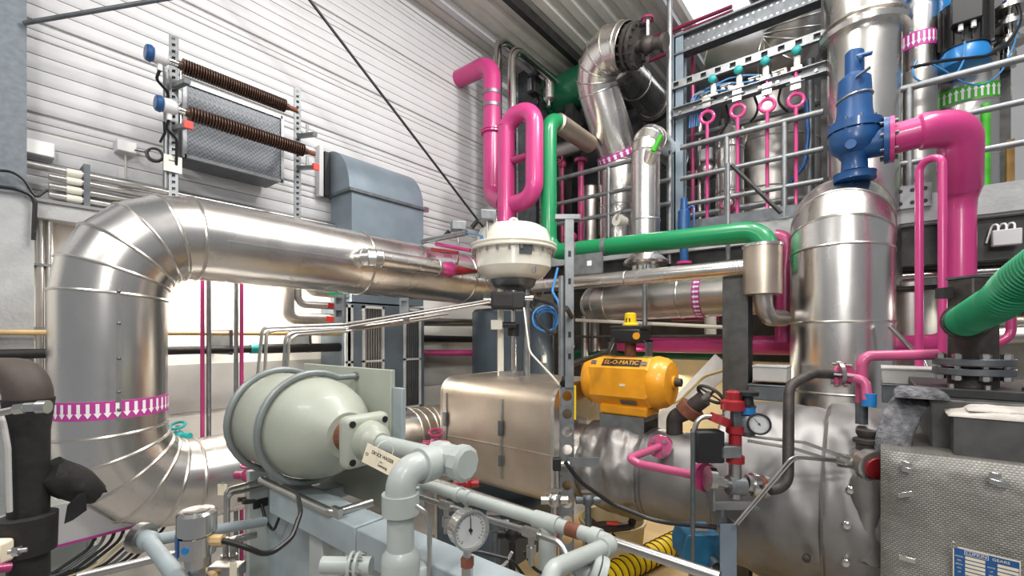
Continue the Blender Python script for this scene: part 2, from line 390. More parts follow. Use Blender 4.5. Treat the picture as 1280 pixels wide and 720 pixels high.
for i, (px, r, mm) in enumerate(((39, .017, 'ptfe'), (50, .024, 'steel'), (62, .026, 'steel'))):
    p = W(px, 280, Y=5.14)
    t = thing('riser_pipe', ('thin white riser beside the concrete pier', 'first steel riser from the concrete pier', 'second steel riser from the concrete pier')[i], 'pipe', (p.x, p.y, 1.2), 'risers beside the concrete pier')
    MB().cyl((p.x, p.y, 1.0), (p.x, p.y, 3.215), r, n=12).build('tube', mm, t)
    for z in (2.85, 2.35): MB().bx(p.x - r * 1.5, p.x + r * 1.5, p.y - r * 1.3, 5.29, z, z + .02).build('clip', 'galvanised', t)
def jbox(px, py, sx, sz, label, tail=True, Y=5.2):
    p = W(px, py, Y=Y); t = thing('junction_box', label, 'box', (p.x, p.y, p.z), 'white boxes on the wall')
    MB().bx(p.x - sx / 2, p.x + sx / 2, p.y - .05, WY - .02, p.z - sz / 2, p.z + sz / 2).build('body', 'panel_white', t, .006)
    MB().bx(p.x - sx * .46, p.x + sx * .46, p.y - .062, p.y - .05, p.z - sz * .46, p.z + sz * .46).build('lid', 'ptfe', t, .004)
    if tail: MB().cyl((p.x, p.y, p.z - sz / 2), (p.x, p.y, p.z - sz / 2 - .22), .009, n=8).build('cable_tail', 'plaster_grey', t)
jbox(157, 185, .14, .10, 'small white junction box on the wall with a cable tail')
jbox(49, 187, .17, .12, 'white junction box on the wall beside the left column', False)
pipe('gas_pipe', 'thin tan pipe running level along the lower white wall', 'pipe', [(-.6, 4.85, 2.325), (2.9, 4.85, 2.325)], .021, 'tan_pipe')
t = thing('black_pipe', 'thick black pipe running along the wall under the tan pipe', 'pipe', (1, 5.1, 2.17))
MB().cyl((-.6, 4.85, 2.17), (2.9, 4.85, 2.17), .036).build('tube', 'rubber', t)
MB().cyl((1.9, 4.85, 2.17), (2.0, 4.85, 2.17), .045).build('green_collar', 'teal', t)
MB().cyl((2.02, 4.85, 2.17), (2.9, 4.85, 2.17), .048).build('sleeve', 'black', t)
for x in (1.72, 2.5): MB().bx(x - .015, x + .015, 4.82, 5.29, 2.12, 2.36).build('clip', 'galv_dark', t)
for px, r, m_, l in ((253, .017, 'pink', 'first thin pink riser in front of the lower white wall, nearest the big elbow'), (261, .019, 'galvanised', 'grey riser next to the first thin pink riser'), (295, .019, 'galvanised', 'grey riser next to the second thin pink riser'), (302, .017, 'pink', 'second thin pink riser in front of the lower white wall, further from the big elbow')):
    p = W(px, 400, Y=4.72); pipe('thin_riser', l, 'pipe', [(p.x, p.y, .0), (p.x, p.y, 3.21)], r, m_, group='thin risers at the lower wall')
# hanging strip light behind the upper duct
t = thing('strip_light', 'fluorescent strip light above the lower white wall, hidden behind the big duct', 'lamp', (2.2, 4.8, 3.12))
MB().bx(1.1, 3.2, 4.74, 4.86, 3.14, 3.2).build('housing', 'panel_white', t); MB().cyl((1.15, 4.8, 3.12), (3.15, 4.8, 3.12), .02).build('tube', 'lamp_tube', t)
lamp('strip_light_glow', (2.2, 4.8, 3.08), (2.2, 5.0, 1.5), 2.0, .1, 55, (1, .94, .84))
# small clad pipes with coloured labels on the lower wall
for i, (py, pxe, lc, l) in enumerate(((368, 385, 'green', 'small clad pipe with a green label, topmost of the three by the louvres'), (384, 372, 'red', 'middle of the three small clad pipes, thin with a red label'), (400, 360, 'red_bright', 'lowest of the three small clad pipes, with an orange label'))):
    a = W(440, py, Y=4.85 - .0 * i); b = W(pxe, py, Y=4.85); b.z = a.z
    t = thing('clad_pipe', l, 'pipe', b, 'small clad pipes by the louvres'); rr = (.055, .04, .062)[i]
    MB().tube(fil([a, b, b + V((0, 0, .5))], .09, 5), rr, 18).build('cladding', 'cladding_dull', t)
    c = a.lerp(b, .36 if i else .45); MB().bx(c.x - .09, c.x + .09, c.y - rr - .004, c.y - rr + .012, c.z - .03, c.z + .03).build('label_plate', lc, t)
# ---------------------------------------------------------------- finned heating tubes and mesh screen
for px, zt, l in ((217, 4.89, 'taller slotted steel post carrying the blue headed ends of the finned tubes'), (372, 4.89, 'slotted steel post at the far ends of the finned tubes')):
    p = W(px, 200, Y=4.72); strut('slotted_post', l, (p.x, p.y, 3.37), (p.x, p.y, zt), .062, facing=(-.35, -1, 0), pitch=.055, hr=.2)
p0, p1 = W(217, 200, Y=4.72).x, W(372, 200, Y=4.72).x
for x, z in ((p0, 4.5), (p0, 4.15), (p0, 3.8), (p1, 4.43), (p1, 4.1)):
    pass
for x, zs, l in ((p0, (4.46, 4.10), 'near'), (p1, (4.40, 4.07), 'far')):
    for i, z in enumerate(zs):
        t = thing('bracket_arm', '%s grey bracket arm holding the %s finned tube at its %s post' % ('upper' if i == 0 else 'lower', 'upper' if i == 0 else 'lower', 'blue headed' if l == 'near' else 'far'), 'bracket', (x, 4.72, z))
        MB().beam((x, 4.69, z - .02), (x, 4.36, z - .09), .045, .035).build('arm', 'galvanised', t)
        if (l, i) in (('near', 1), ('far', 1)): MB().bx(x - .03, x + .03, 4.33, 4.36, z - .12, z - .06).build('end_cap', 'red_bright', t)
        MB().cyl((x, 4.52, z - .04), (x, 4.52, z + .06), .012, n=8).build('hanger_clip', 'steel', t)
for i, (ya, za, xa, xb) in enumerate(((4.5, 4.545, None, None), (4.5, 4.17, None, None))):
    a = W(222 if i == 0 else 231, 100, Y=ya).x; b = W(361 if i == 0 else 384, 150, Y=ya).x; hx = a - W(194 if i == 0 else 206, 100, Y=ya).x - .07
    t = thing('finned_tube', '%s brown finned heating tube in front of the mesh screen' % ('upper' if i == 0 else 'lower'), 'heater', (a, ya, za), 'finned heating tubes')
    n = 44; pr = [(0, .03)]
    for k in range(n):
        s = .03 + (b - a - .06) * k / n; w_ = (b - a - .06) / n
        pr += [(s, .034), (s + w_ * .2, .062), (s + w_ * .42, .062), (s + w_ * .62, .034)]
    pr.append((b - a, .03))
    MB().lathe((a, ya, za), (1, 0, 0), pr, 20).build('fin_coil', 'brown_fin', t, kind='stuff')
    MB().cyl((a - hx, ya, za), (a + .02, ya, za), .028).build('end_tube', 'chrome', t); MB().cyl((b, ya, za), (b + .08, ya, za), .024).build('end_stub', 'rust', t)
    MB().lathe((a - hx - .10, ya, za), (1, 0, 0), [(0, .03), (.02, .058), (.06, .064), (.10, .055), (.12, .03)], 24).build('head', 'panel_white', t)
    MB().lathe((a - hx - .135, ya, za), (1, 0, 0), [(0, .052), (.01, .062), (.035, .066), (.05, .055)], 24).build('head_cap', 'blue', t)
    MB().cyl((a - hx - .04, ya, za), (a - hx - .04, ya, za - .11), .02).build('cable_gland', 'panel_white', t)
    part_pipe(t, 'lead', [(a - hx - .04, ya, za - .1), (a - hx - .05, ya + .06, za - .16), (a - hx + .05, ya + .14, za - .2), (a - hx + .06, ya + .2, za - .4)], .011, 'cable', .05)
t = thing('mesh_screen', 'grey perforated mesh screen box behind the finned tubes', 'screen', (1.9, 4.9, 3.95))
MB().bx(1.36, 2.2, 4.85, 4.855, 3.92, 4.58).build('front_mesh', 'perforated', t); MB().bx(1.36, 2.2, 4.855, 5.2, 3.915, 3.92).build('bottom_mesh', 'perforated', t); MB().bx(2.2, 2.205, 4.855, 5.2, 3.92, 4.58).build('side_mesh', 'perforated', t)
for z in (3.92, 4.58): MB().bx(1.35, 2.21, 4.835, 4.865, z - .015, z + .015).build('frame_rail', 'galvanised', t)
for x in (1.35, 2.21): MB().bx(x - .015, x + .015, 4.835, 4.865, 3.905, 4.595).build('frame_stile', 'galvanised', t)
MB().bx(1.4, 2.15, 4.92, 5.24, 4.0, 4.5).build('inner_panel', 'steel_dark', t)
p = W(216, 205, Y=4.70); t = thing('sign_plate', 'small white notice plate on the taller slotted post', 'sign', (p.x, p.y, p.z))
MB().bx(p.x - .065, p.x + .065, p.y - .005, p.y + .003, p.z - .07, p.z + .07).build('plate', 'cream', t)
MB().bx(p.x - .03, p.x + .03, p.y - .007, p.y - .005, p.z + .02, p.z + .03).build('print_line', 'galv_dark', t)
t = thing('cable_coil', 'loop of black cable hanging on the taller slotted post', 'cable', W(193, 193, Y=4.75))
MB().ring(W(193, 194, Y=4.75), (.3, 1, 0), .055, .009, 24, 6).build('coil', 'cable', t); MB().ring(W(194, 193, Y=4.72), (.4, 1, .2), .05, .008, 24, 6).build('coil', 'cable', t)
part_pipe(t, 'lead', [W(166, 187, Y=5.18), W(180, 190, Y=5.0), W(187, 188, Y=4.78)], .007, 'cable')
part_pipe(t, 'lead', [W(200, 178, Y=4.75), W(206, 166, Y=4.7), W(205, 152, Y=4.66)], .009, 'cable')
solo(MB().tube(fil([W(207, 85, Y=4.72), W(208, 150, Y=4.72), W(207, 235, Y=4.75)], .1), .02, 10), 'cable_conduit', 'galvanised', 'thin grey conduit beside the taller slotted post', 'conduit')
# ---------------------------------------------------------------- blue-grey ventilation hood and louvred cabinet
t = thing('ventilation_hood', 'blue grey ventilation hood with a rounded top on the white wall', 'hood', (3.4, 5.0, 1.4))
x0, x1, yf = 2.93, 4.03, 4.75
arc = [(x0, WY - .03, 4.54)] + [(x0, WY - .09 - .46 * math.sin(a), 4.02 + .52 * math.cos(a)) for a in [math.pi / 2 * k / 10 for k in range(11)]] + [(x0, WY - .03, 4.02)]
MB().prism(arc, (x1 - x0, 0, 0)).build('rounded_cap', 'duct_blue', t, label='rounded top of the hood')
MB().bx(x0 - .01, x1 + .01, yf - .03, WY - .1, 3.985, 4.02).build('lip', 'galv_dark', t)
MB().bx(x0 + .03, x1, yf, WY - .1, 2.7, 3.985).build('duct_box', 'duct_blue', t)
MB().bx(x0 - .07, x0 - .005, WY - .14, WY - .05, 4.0, 4.52).build('seal', 'black', t); MB().bx(x0 - .13, x0 - .08, WY - .12, WY - .035, 3.98, 4.58).build('wall_frame', 'panel_white', t)
MB().bx(x1 - .01, x1 + .06, yf - .04, yf + .02, 3.97, 4.03).build('latch', 'steel', t)
t = thing('louvred_cabinet', 'blue grey cabinet with tall white framed louvres below the ventilation hood', 'cabinet', (3.3, 4.9, 1.2))
MB().bx(2.86, 4.05, 4.76, 5.25, 1.3, 2.68).build('body', 'duct_blue', t)
def louvre(xa, xb, za, zb, yy=4.755):
    f = MB(); 
    f.bx(xa, xa + .03, yy - .02, yy, za, zb); f.bx(xb - .03, xb, yy - .02, yy, za, zb); f.bx(xa, xb, yy - .02, yy, za, za + .03); f.bx(xa, xb, yy - .02, yy, zb - .03, zb); f.bx(xa, xb, yy - .02, yy, 1.985, 2.01)
    fr = f.build('louvre_frame', 'ptfe', t); k = 7
    MB().bx(xa + .03, xb - .03, yy - .003, yy + .001, za + .03, zb - .03).build('backing', 'galv_dark', fr)
    for i in range(k):
        x = xa + .03 + (xb - xa - .06) * (i + .5) / k; 
        MB().bx(x - .007, x + .007, yy - .016, yy - .004, za + .03, zb - .03).build('slat', 'steel', fr)
louvre(3.10, 3.40, 1.5, 2.66); louvre(3.70, 3.98, 1.36, 2.66); louvre(2.87, 2.97, 1.5, 2.66)
t = thing('blue_tank', 'dark blue grey round tank behind the insulated valve box', 'tank', (4.95, 3.9, 0))
MB().lathe((4.95, 3.95, 0), (0, 0, 1), [(0, .55), (.02, .56), (2.62, .56), (2.66, .53)], 48).build('shell', 'tank_blue', t)
MB().bx(4.86, 4.94, 3.37, 3.4, 1.95, 2.05).build('sight_window', 'cream', t)
# ---------------------------------------------------------------- the big aluminium clad duct
D0 = W(138, 440, Y=4.0)
DX = .70
t = duct('steam_duct', 'big aluminium clad duct bending from the wall side to run above the valve', [(5.35, 4.0, 3.0), (DX, 4.0, 3.03), (DX, 4.0, 1.22), (3.15, 4.0, 1.22)], .305, .46, 5, step=1.25)
arrows(t, (DX, 4.0, W(138, 506, Y=4.0).z), (0, 0, 1), .306, .115, 42)
MB().bx(1.3, 2.62, 3.70 - .008, 3.70, 2.99, 3.005).build('lap_seam', 'bead', t)
va = math.atan2(-(4.0), -(DX)) + .12
MB().box((DX + .307 * math.cos(va), 4 + .307 * math.sin(va), 2.2), (.022, .003, .86), (V((-math.sin(va), math.cos(va), 0)), V((math.cos(va), math.sin(va), 0)), V((0, 0, 1)))).build('lap_seam', 'bead', t)
sm = MB()
for z in (2.58, 2.38, 2.16, 1.95, 1.84): sm.sphere((DX + .31 * math.cos(va), 4 + .31 * math.sin(va), z), .012, 8)
for px, py in ((158, 271), (158, 279)): 
    p = W(px, py, d=2.97); 
sm.build('screw', 'galv_dark', t, kind='stuff')
# bypass stub along the duct: small elbow and pipe with a pink nozzle
a = W(458, 322, Y=3.60); b = W(480, 321, Y=3.52); c_ = W(548, 333, Y=3.52)
t = duct('bypass_pipe', 'small aluminium clad bypass pipe with an elbow on the flank of the big duct', [V((a.x, 3.8, a.z)), V((a.x, 3.56, a.z)), V((c_.x, 3.56, a.z))], .085, .11, 4, step=.6, bead=.006, n=26)
MB().cyl((c_.x - .02, 3.56, a.z), (c_.x + .06, 3.56, a.z), .06).build('end_collar', 'steel', t)
t = thing('drain_valve', 'pink drain valve with a red cone handle at the end of the bypass pipe', 'valve', (c_.x + .2, 3.54, a.z))
MB().lathe((c_.x + .06, 3.56, a.z), (1, 0, 0), [(0, .05), (.06, .075), (.16, .08), (.2, .05), (.24, .05)], 20).build('body', 'pink', t)
MB().ring((c_.x + .2, 3.56, a.z), (1, 0, 0), .07, .016, 20, 8).build('collar', 'pink_deep', t)
MB().cyl((c_.x + .24, 3.56, a.z), (c_.x + .62, 3.5, a.z + .02), .06, .012).build('handle', 'red', t)
# camera-like flood lights and small instruments by the actuator
for px, py, l in ((573, 283, 'small grey instrument box left of the diaphragm actuator'), (609, 270, 'small grey instrument box above the diaphragm actuator')):
    p = W(px, py, d=5.0 if px < 600 else 4.6); t = thing('instrument_box', l, 'box', p)
    MB().box(p, (.16, .14, .10), (V((.8, -.6, 0)), V((.6, .8, 0)), V((0, 0, 1)))).build('housing', 'galvanised', t, .01)
    MB().cyl(p + V((-.06, .08, -.05)), p + V((-.1, .12, -.12)), .025, n=10).build('gland', 'black', t)
    part_pipe(t, 'support', [p - V((0, 0, .05)), p - V((0, 0, .35)), p + V((.25, .3, -.42))], .012, 'steel', .04)
p, q = W(528, 302, d=5.0), W(583, 291, d=4.6)
t = thing('cable_lance', 'grey tube with blue wires coming out of its end beside the white actuator', 'conduit', p)
MB().tube([p, q, q + (p - q) * .02], .028, 14).build('tube', 'galvanised', t)
for k in range(3): part_pipe(t, 'wire', [q, q + V((.1 + .02 * k, -.1, -.02)), q + V((.13 + .03 * k, -.12, -.14)), q + V((.25, -.1 - .03 * k, -.2))], .008, 'blue_wire', .05)
for a_, b_, m_, l in (((545, 305), (588, 313), 'pink', 'thin pink pipe above the big duct left of the actuator'), ((540, 312), (572, 316), 'red', 'short red lever above the big duct left of the actuator')):
    solo(MB().cyl(W(*a_, d=4.9), W(*b_, d=4.7), .022, .018), 'thin_pipe' if m_ == 'pink' else 'lever', m_, l, 'pipe' if m_ == 'pink' else 'lever')

for i, (pts, r, l) in enumerate((([(-20, 231), (20, 236), (38, 243), (44, 252), (42, 300)], .014, 'thick black cable crossing the top of the concrete pier'), ([(-20, 212), (15, 214), (30, 224), (40, 240), (46, 247), (55, 240), (60, 237)], .010, 'thinner black cable looping over the thick one above the concrete pier'))):
    solo(MB().tube(fil([W(*q, Y=4.86) for q in pts], .1, 5), r, 8), 'pier_cable', 'cable', l, 'cable')
# ---------------------------------------------------------------- mezzanine, rails and rack
MX = 5.9
struct(MB().bx(MX, 10.15, -3, 4.4, 3.38, 3.62), 'floor_mezzanine', 'concrete')
ed = struct(MB().bx(MX - .04, MX, -3, .05, 3.40, 3.66), 'trim_8', 'concrete')
struct(MB().bx(8.9, 9.0, -.9, 3.9, 3.62, 7.1), 'dark_rack_backdrop', 'screen_dark')  # dark sheet added to darken the view behind the rack and its reflections
struct(MB().bx(7.95, 8.05, 3.3, 5.25, 3.62, 6.5), 'wall_equipment', 'screen_dark')
struct(MB().bx(MX + .1, MX + .4, -3, 4.4, 3.0, 3.38), 'beam_under_mezzanine', 'steel_dark')
def railing(ya, yb, posts, label, zs=(4.72, 4.34, 4.03)):
    t = thing('guard_rail', label, 'railing', (MX + .02, (ya + yb) / 2, 3.62))
    for i, z in enumerate(zs): MB().cyl((MX + .02, ya, z), (MX + .02, yb, z), .034 if i == 0 else .03, n=12).build('rail', 'galvanised', t)
    for y in posts:
        MB().cyl((MX + .02, y, 3.62), (MX + .02, y, zs[0]), .032, n=12).build('post', 'galvanised', t)
        MB().bx(MX - .02, MX + .08, y - .05, y + .05, 3.62, 3.635).build('foot_plate', 'galvanised', t)
def yat(px, X): return W(px, 300, X=X).y
railing(yat(690, MX), yat(838, MX), (yat(760, MX), yat(820, MX)), 'grey tube guard rail behind the upright clad pipes, left of the steel column')
railing(yat(850, MX), yat(1029, MX), (yat(980, MX), yat(908, MX)), 'grey tube guard rail in front of the instrument rack', (4.72, 4.32, 3.98))
railing(yat(1122, MX), -2.2, (yat(1137, MX), -2.1), 'grey tube guard rail right of the tall clad column', (4.74, 4.36, 4.0))
# steel column and rack frame
y0, y1 = yat(845, 6.1), yat(1034, 6.1)
t = thing('rack_frame', 'grey steel frame with a column and drilled top beam around the instrument rack', 'frame', (6.1, y0, 3.62))
MB().bx(6.05, 6.19, y0 - .01, y0 + .01, 3.62, 6.3).build('column_web', 'duct_blue', t)
for s in (-1, 1): MB().bx(6.05 if s < 0 else 6.17, 6.07 if s < 0 else 6.19, y0 - .11, y0 + .11, 3.62, 6.3).build('column_flange', 'duct_blue', t)
MB().bx(6.02, 6.2, y1 - .05, y1 + .05, 3.62, 6.9).build('end_post', 'steel_dark', t)
MB().bx(6.1, 6.11, y1, y0, 6.02, 6.26).build('beam_web', 'galv_dark', t)
for z in (6.02, 6.26): MB().bx(6.03, 6.19, y1, y0, z - .012, z + .012).build('beam_flange', 'galv_dark', t)
dm = MB(); k = 26
for i in range(k):
    for z in (6.08, 6.2): y = y0 + (y1 - y0) * (i + .5) / k; dm.cyl((6.095, y, z), (6.101, y, z), .014, n=8)
dm.build('bolt_row', 'steel', t, kind='stuff')
for z, h, m_, l in ((5.60, .05, 'galvanised', 'slotted cable ladder across the top of the instrument rack'), (5.25, .09, 'galvanised', 'thick grey channel carrying the teal instruments')):
    if h < .06: strut('cable_ladder', l, (6.0, y0 + .05, z), (6.0, y1, z + .0), .10, facing=(-1, 0, 0), pitch=.16, cat='channel')
    else:
        ch = thing('mounting_channel', l, 'channel', (6.0, y0, z)); MB().bx(6.0, 6.04, y1, y0, z - h, z + h * .3).build('web', m_, ch)
        MB().bx(5.94, 6.0, y1, y0, z + h * .3 - .01, z + h * .3).build('upper_lip', m_, ch); MB().bx(5.94, 6.0, y1, y0, z - h, z - h + .01).build('lower_lip', m_, ch)
        bb = MB()
        for i in range(9): bb.cyl((5.995, y0 + (y1 - y0) * (i + .5) / 9, z - h * .4), (5.97, y0 + (y1 - y0) * (i + .5) / 9, z - h * .4), .018, n=6)
        bb.build('bolt_row', 'steel', ch, kind='stuff')
names4 = ('first', 'second', 'third', 'fourth')
for i, px in enumerate((893, 925, 958, 997)):
    y = yat(px, 6.1); zt = W(px, (103, 92, 81, 68)[i], X=6.1).z
    t = thing('pressure_transmitter', '%s teal capped transmitter from the steel column on the instrument rack' % names4[i], 'transmitter', (6.1, y, zt - .1), 'teal transmitters on the rack')
    MB().sphere((6.0, y, zt), .052, 16, (.7, 1, 1)).build('teal_cap', 'teal', t); MB().cyl((6.02, y, zt), (6.17, y, zt), .05).build('housing', 'steel', t)
    MB().cyl((6.06, y, zt - .05), (6.06, y, zt - .2), .035).build('neck', 'cream', t); MB().bx(6.0, 6.1, y - .06, y + .06, zt - .28, zt - .17).build('manifold', 'steel', t, .01)
    zl = W(px, (144, 138, 132, 125)[i], X=5.98).z; y2 = yat((882, 920, 957, 993)[i] + 2, 5.98)
    p = thing('impulse_pipe', '%s pink siphon loop pipe on the rack, counted from the steel column' % names4[i], 'pipe', (5.98, y2, 3.64), 'pink impulse pipes with siphon loops')
    MB().ring((5.98, y2, zl), (1, .25, 0), .075, .021, 24, 8).build('siphon_loop', 'pink', p)
    MB().cyl((5.98, y2, zl + .09), (5.98, y2, zt - .25), .02, n=10).build('upper_tube', 'pink', p)
    MB().cyl((5.98, y2, 3.62), (5.98, y2, zl - .07), .02, n=10).build('lower_tube', 'pink', p)
    MB().bx(5.94, 5.97, y2 - .05, y2 + .05, zl + .11, zl + .24).build('valve_block', 'steel', p); MB().cyl((5.94, y2 - .09, zl + .18), (5.94, y2 + .09, zl + .18), .012, n=8).build('valve_handle', 'galv_dark', p)
for k in range(5):
    z = 5.42 - .03 * k; pts = [(6.05, yat(862 + 3 * k, 6.05), 5.0), (6.05, yat(864 + 3 * k, 6.05), z)] + [(6.05, yat(px, 6.05), z + .06 * math.sin(px * .05 + k)) for px in (885, 910, 930, 950 + 4 * k)]
    solo(MB().tube(fil(pts, .2, 4), .011, 6), 'blue_cable', 'blue_wire', '%s of five blue cables bundled along the rack below the teal transmitters, counted from above' % ('topmost', 'second', 'third', 'fourth', 'lowest')[k], 'cable', 'blue cables on the rack')
# big silver vessels in and behind the rack
def vessel(name, label, c, r, z0, z1, m='cladding_dull', dome=.0, nseam=2, cat='vessel', bandz=None, bandm='magenta_tape', bandn=18, grp=None, drn=-1):
    t = thing(name, label, cat, (c[0], c[1], z0), grp); k = nseam + 1; h = (z1 - z0) / k
    for i in range(k):
        MB().lathe((c[0], c[1], z0 + i * h), (0, 0, 1), [(0, r), (h, r)], 44, False).build('cladding_section', m, t)
        MB().ring((c[0], c[1], z0 + i * h + (.012 if i == 0 else 0)), (0, 0, 1), r, .012, 44, 6).build('seam_bead', 'bead', t)
    if dome: MB().lathe((c[0], c[1], z1), (0, 0, 1), [(0, r)] + [(dome * math.sin(a), r * math.cos(a)) for a in [.3, .6, .9, 1.2, 1.5]], 44).build('dome', m, t)
    else: MB().lathe((c[0], c[1], z1 - .01), (0, 0, 1), [(0, r), (.02, r * .97)], 44).build('top_plate', m, t)
    if bandz: arrows(t, (c[0], c[1], bandz), (0, 0, 1), r + .001, .16, bandn, bandm, 'white_print', drn)
    return t
vessel('steam_vessel', 'wide silver vessel behind the pink siphon loops', (7.35, yat(960, 7.35)), .62, 3.62, 5.6, 'cladding_dull', .0, 2)
t = duct('exhaust_silencer', 'big dark clad pipe slanting under the roof above the instrument rack', [W(905, 118, X=8.0) + V((0, 0, .6)), W(990, 70, X=7.6), W(1000, 20, X=7.4), W(960, -60, X=7.0)], .42, .5, 3, 'cladding_dull', 1.0)
t = duct('vent_pipe', 'silver clad pipe with an elbow behind the guard rail, left of the pink siphon loops', [(6.45, yat(912, 6.45), 3.62), (6.45, yat(912, 6.45), W(912, 165, X=6.45).z), (7.2, yat(912, 6.45) + .05, W(912, 165, X=6.45).z + .0)], .17, .25, 4, 'cladding', .7, n=28)
# tall clad column with collar, and the fat elbow in front
VX, VY = 5.02, W(1050, 400, X=5.02).y
t = duct('exhaust_elbow', 'fat white aluminium clad elbow pipe standing behind the turbine jacket', [(VX, VY, 1.2), (VX, VY, 3.40), (VX + .55, VY, 3.40)], .385, .37, 4, 'cladding', .62, bead=.012)
TX, TY = 5.95, W(1079, 100, X=5.95).y
t = thing('clad_column', 'tall clad column with a flanged collar rising behind the blue safety valve', 'vessel', (TX, TY, 2.9))
r = 93 * 4.7 / 568 * .79 / 2 * 1.02
MB().lathe((TX, TY, 2.8), (0, 0, 1), [(0, r), (W(1079, 44, X=TX).z - 2.8, r)], 48).build('lower_shell', 'cladding', t)
zc = W(1079, 44, X=TX).z
MB().lathe((TX, TY, zc - .05), (0, 0, 1), [(0, r), (.01, r + .07), (.06, r + .08), (.07, r + .02), (.10, r + .02), (.11, r + .07), (.14, r + .06)], 48).build('collar', 'cladding', t)
MB().lathe((TX, TY, zc + .08), (0, 0, 1), [(0, r + .03), (2.0, r + .03)], 48).build('upper_shell', 'cladding', t)
# blue safety valve with pink outlet
bx_, by_ = 5.02, W(1068, 200, X=5.02).y
def zb(py): return W(1068, py, X=bx_).z
t = thing('safety_valve', 'blue spring safety valve with a lever standing on the fat clad elbow', 'valve', (bx_, by_, zb(222)))
L = lambda a, pr, nm, m_='blue', n=28, c=None: MB().lathe(c or (bx_, by_, a), (0, 0, 1), pr, n).build(nm, m_, t)
L(zb(226), [(0, .155), (.05, .155), (.06, .16)], 'base_flange'); L(zb(214), [(0, .10), (.10, .095), (.14, .12)], 'inlet_neck')
L(zb(196), [(0, .09), (.05, .16), (.12, .19), (.2, .19), (.24, .15)], 'body')
L(zb(166), [(0, .2), (.045, .2)], 'bonnet_flange'); L(zb(160), [(0, .2), (.03, .2)], 'bonnet_flange')
bolts((bx_, by_, zb(162)), (0, 0, 1), .175, 10, .014, .13).build('bolt_circle', 'galv_dark', t, kind='stuff')
L(zb(157), [(0, .15), (.12, .13), (.30, .125), (.40, .12), (.45, .07)], 'spring_housing'); L(zb(103), [(0, .072), (.26, .07), (.28, .05)], 'cap')
MB().ring((bx_, by_, zb(124)), (0, .15, 1), .13, .01, 28, 6).build('wire_seal', 'steel', t)
a = V((bx_ - .05, by_, zb(75))); MB().cyl(a, W(1090, 66, X=4.95), .018).build('lever', 'blue', t); MB().cyl(W(1073, 73, X=4.9), W(1078, 71, X=4.9), .035).build('lever_boss', 'blue', t)
MB().beam(W(1070, 97, X=4.88), W(1088, 84, X=4.88), .008, .05, (1, 0, 0)).build('seal_tag', 'duct_blue', t)
yb = by_ - .16; zo = zb(184)
MB().cyl((bx_, by_, zo), (bx_, yb - .06, zo), .12).build('outlet', 'blue', t); MB().cyl((bx_, yb - .04, zo), (bx_, yb - .075, zo), .19).build('outlet_flange', 'blue', t)
MB().cyl((bx_ - .19, by_ + .02, zb(188)), (bx_ - .16, by_ + .02, zb(188)), .04).build('boss', 'blue', t)
PX_, PY_ = 5.45, W(1200, 300, X=5.45).y
t = thing('relief_pipe', 'large pink relief pipe bending down from the blue safety valve behind the fat elbow', 'pipe', (PX_, PY_, 2.2))
MB().cyl((bx_, yb - .078, zo), (bx_, yb - .11, zo), .19).build('flange', 'pink', t); bolts((bx_, yb - .075, zo), (0, 1, 0), .16, 8, .013, .12).build('bolt_circle', 'galv_dark', t, kind='stuff')
pth = fil([(bx_, yb - .1, zo), (bx_ + .02, yb - .3, zo + .02), (bx_ + .14, PY_ + .03, zo + .03), (PX_, PY_, zo - .45), (PX_, PY_, zo - .6)], .2, 6)
k = len(pth)
MB().tube(pth, .14, 24, True, [.125 if i < 2 else (.145 if i < k - 8 else .145 - (.145 - .105) * (i - (k - 8)) / 7) for i in range(k)]).build('upper_run', 'pink', t)
YL = W(764, 432, X=5.6).y
MB().tube(fil([(PX_, PY_, zo - .6), (PX_, PY_, 2.22), (5.62, PY_ + .35, 2.2), (5.62, YL, 2.2), (6.5, YL, 2.2)], .26, 8), .105, 24).build('lower_run', 'pink', t)
MB().ring((PX_, PY_, W(1200, 244, X=PX_).z), (0, 0, 1), .105, .004, 28, 6).build('weld_bead', 'pink', t)
# pink U shaped small pipe in front of it
p1, p2 = W(1149, 300, d=3.4), W(1178, 300, d=3.25)
zt = W(1163, 197, d=3.3).z
pipe('drain_loop', 'thin pink pipe loop standing in front of the large pink relief pipe', 'pipe', [(p1.x, p1.y, 1.93), (p1.x, p1.y, zt), (p2.x, p2.y, zt), (p2.x, p2.y, 1.93)], .026, 'pink', .07, 14)
# ---------------------------------------------------------------- right: vessels on the mezzanine
vx = 6.5; vessel('filter_vessel', 'silver vessel with a magenta flow tape, just right of the tall clad column', (vx, yat(1147, vx)), .17, 3.62, W(1147, 18, X=vx).z, 'cladding', .16, 2, bandz=W(1145, 58, X=vx).z, bandn=26)
vx = 7.0; vessel('heat_exchanger', 'wide silver vessel with a green flow tape behind the guard rail', (vx, yat(1205, vx)), .35, 3.62, W(1205, 78, X=vx).z, 'cladding', 0, 2, bandz=W(1200, 133, X=vx).z, bandm='lime', bandn=46, drn=1)
vx = 6.35; vessel('return_vessel', 'narrow silver vessel under the magenta taped vessel by the guard rail', (vx, yat(1146, vx)), .16, 3.62, W(1146, 95, X=vx).z, 'cladding_dull', 0, 1)
vx = 6.45; my = yat(1205, vx)
t = thing('pump_motor', 'black motor with blue ends above the green taped vessel', 'motor', (vx, my, W(1205, 90, X=vx).z))
z = lambda py: W(1205, py, X=vx).z
MB().lathe((vx, my, z(88)), (0, 0, 1), [(0, .10), (.03, .19), (.12, .2), (z(62) - z(88), .17)], 28).build('lower_bell', 'blue_bright', t)
MB().lathe((vx, my, z(64)), (0, 0, 1), [(0, .19), (z(8) - z(64), .19)], 28).build('stator', 'black', t)
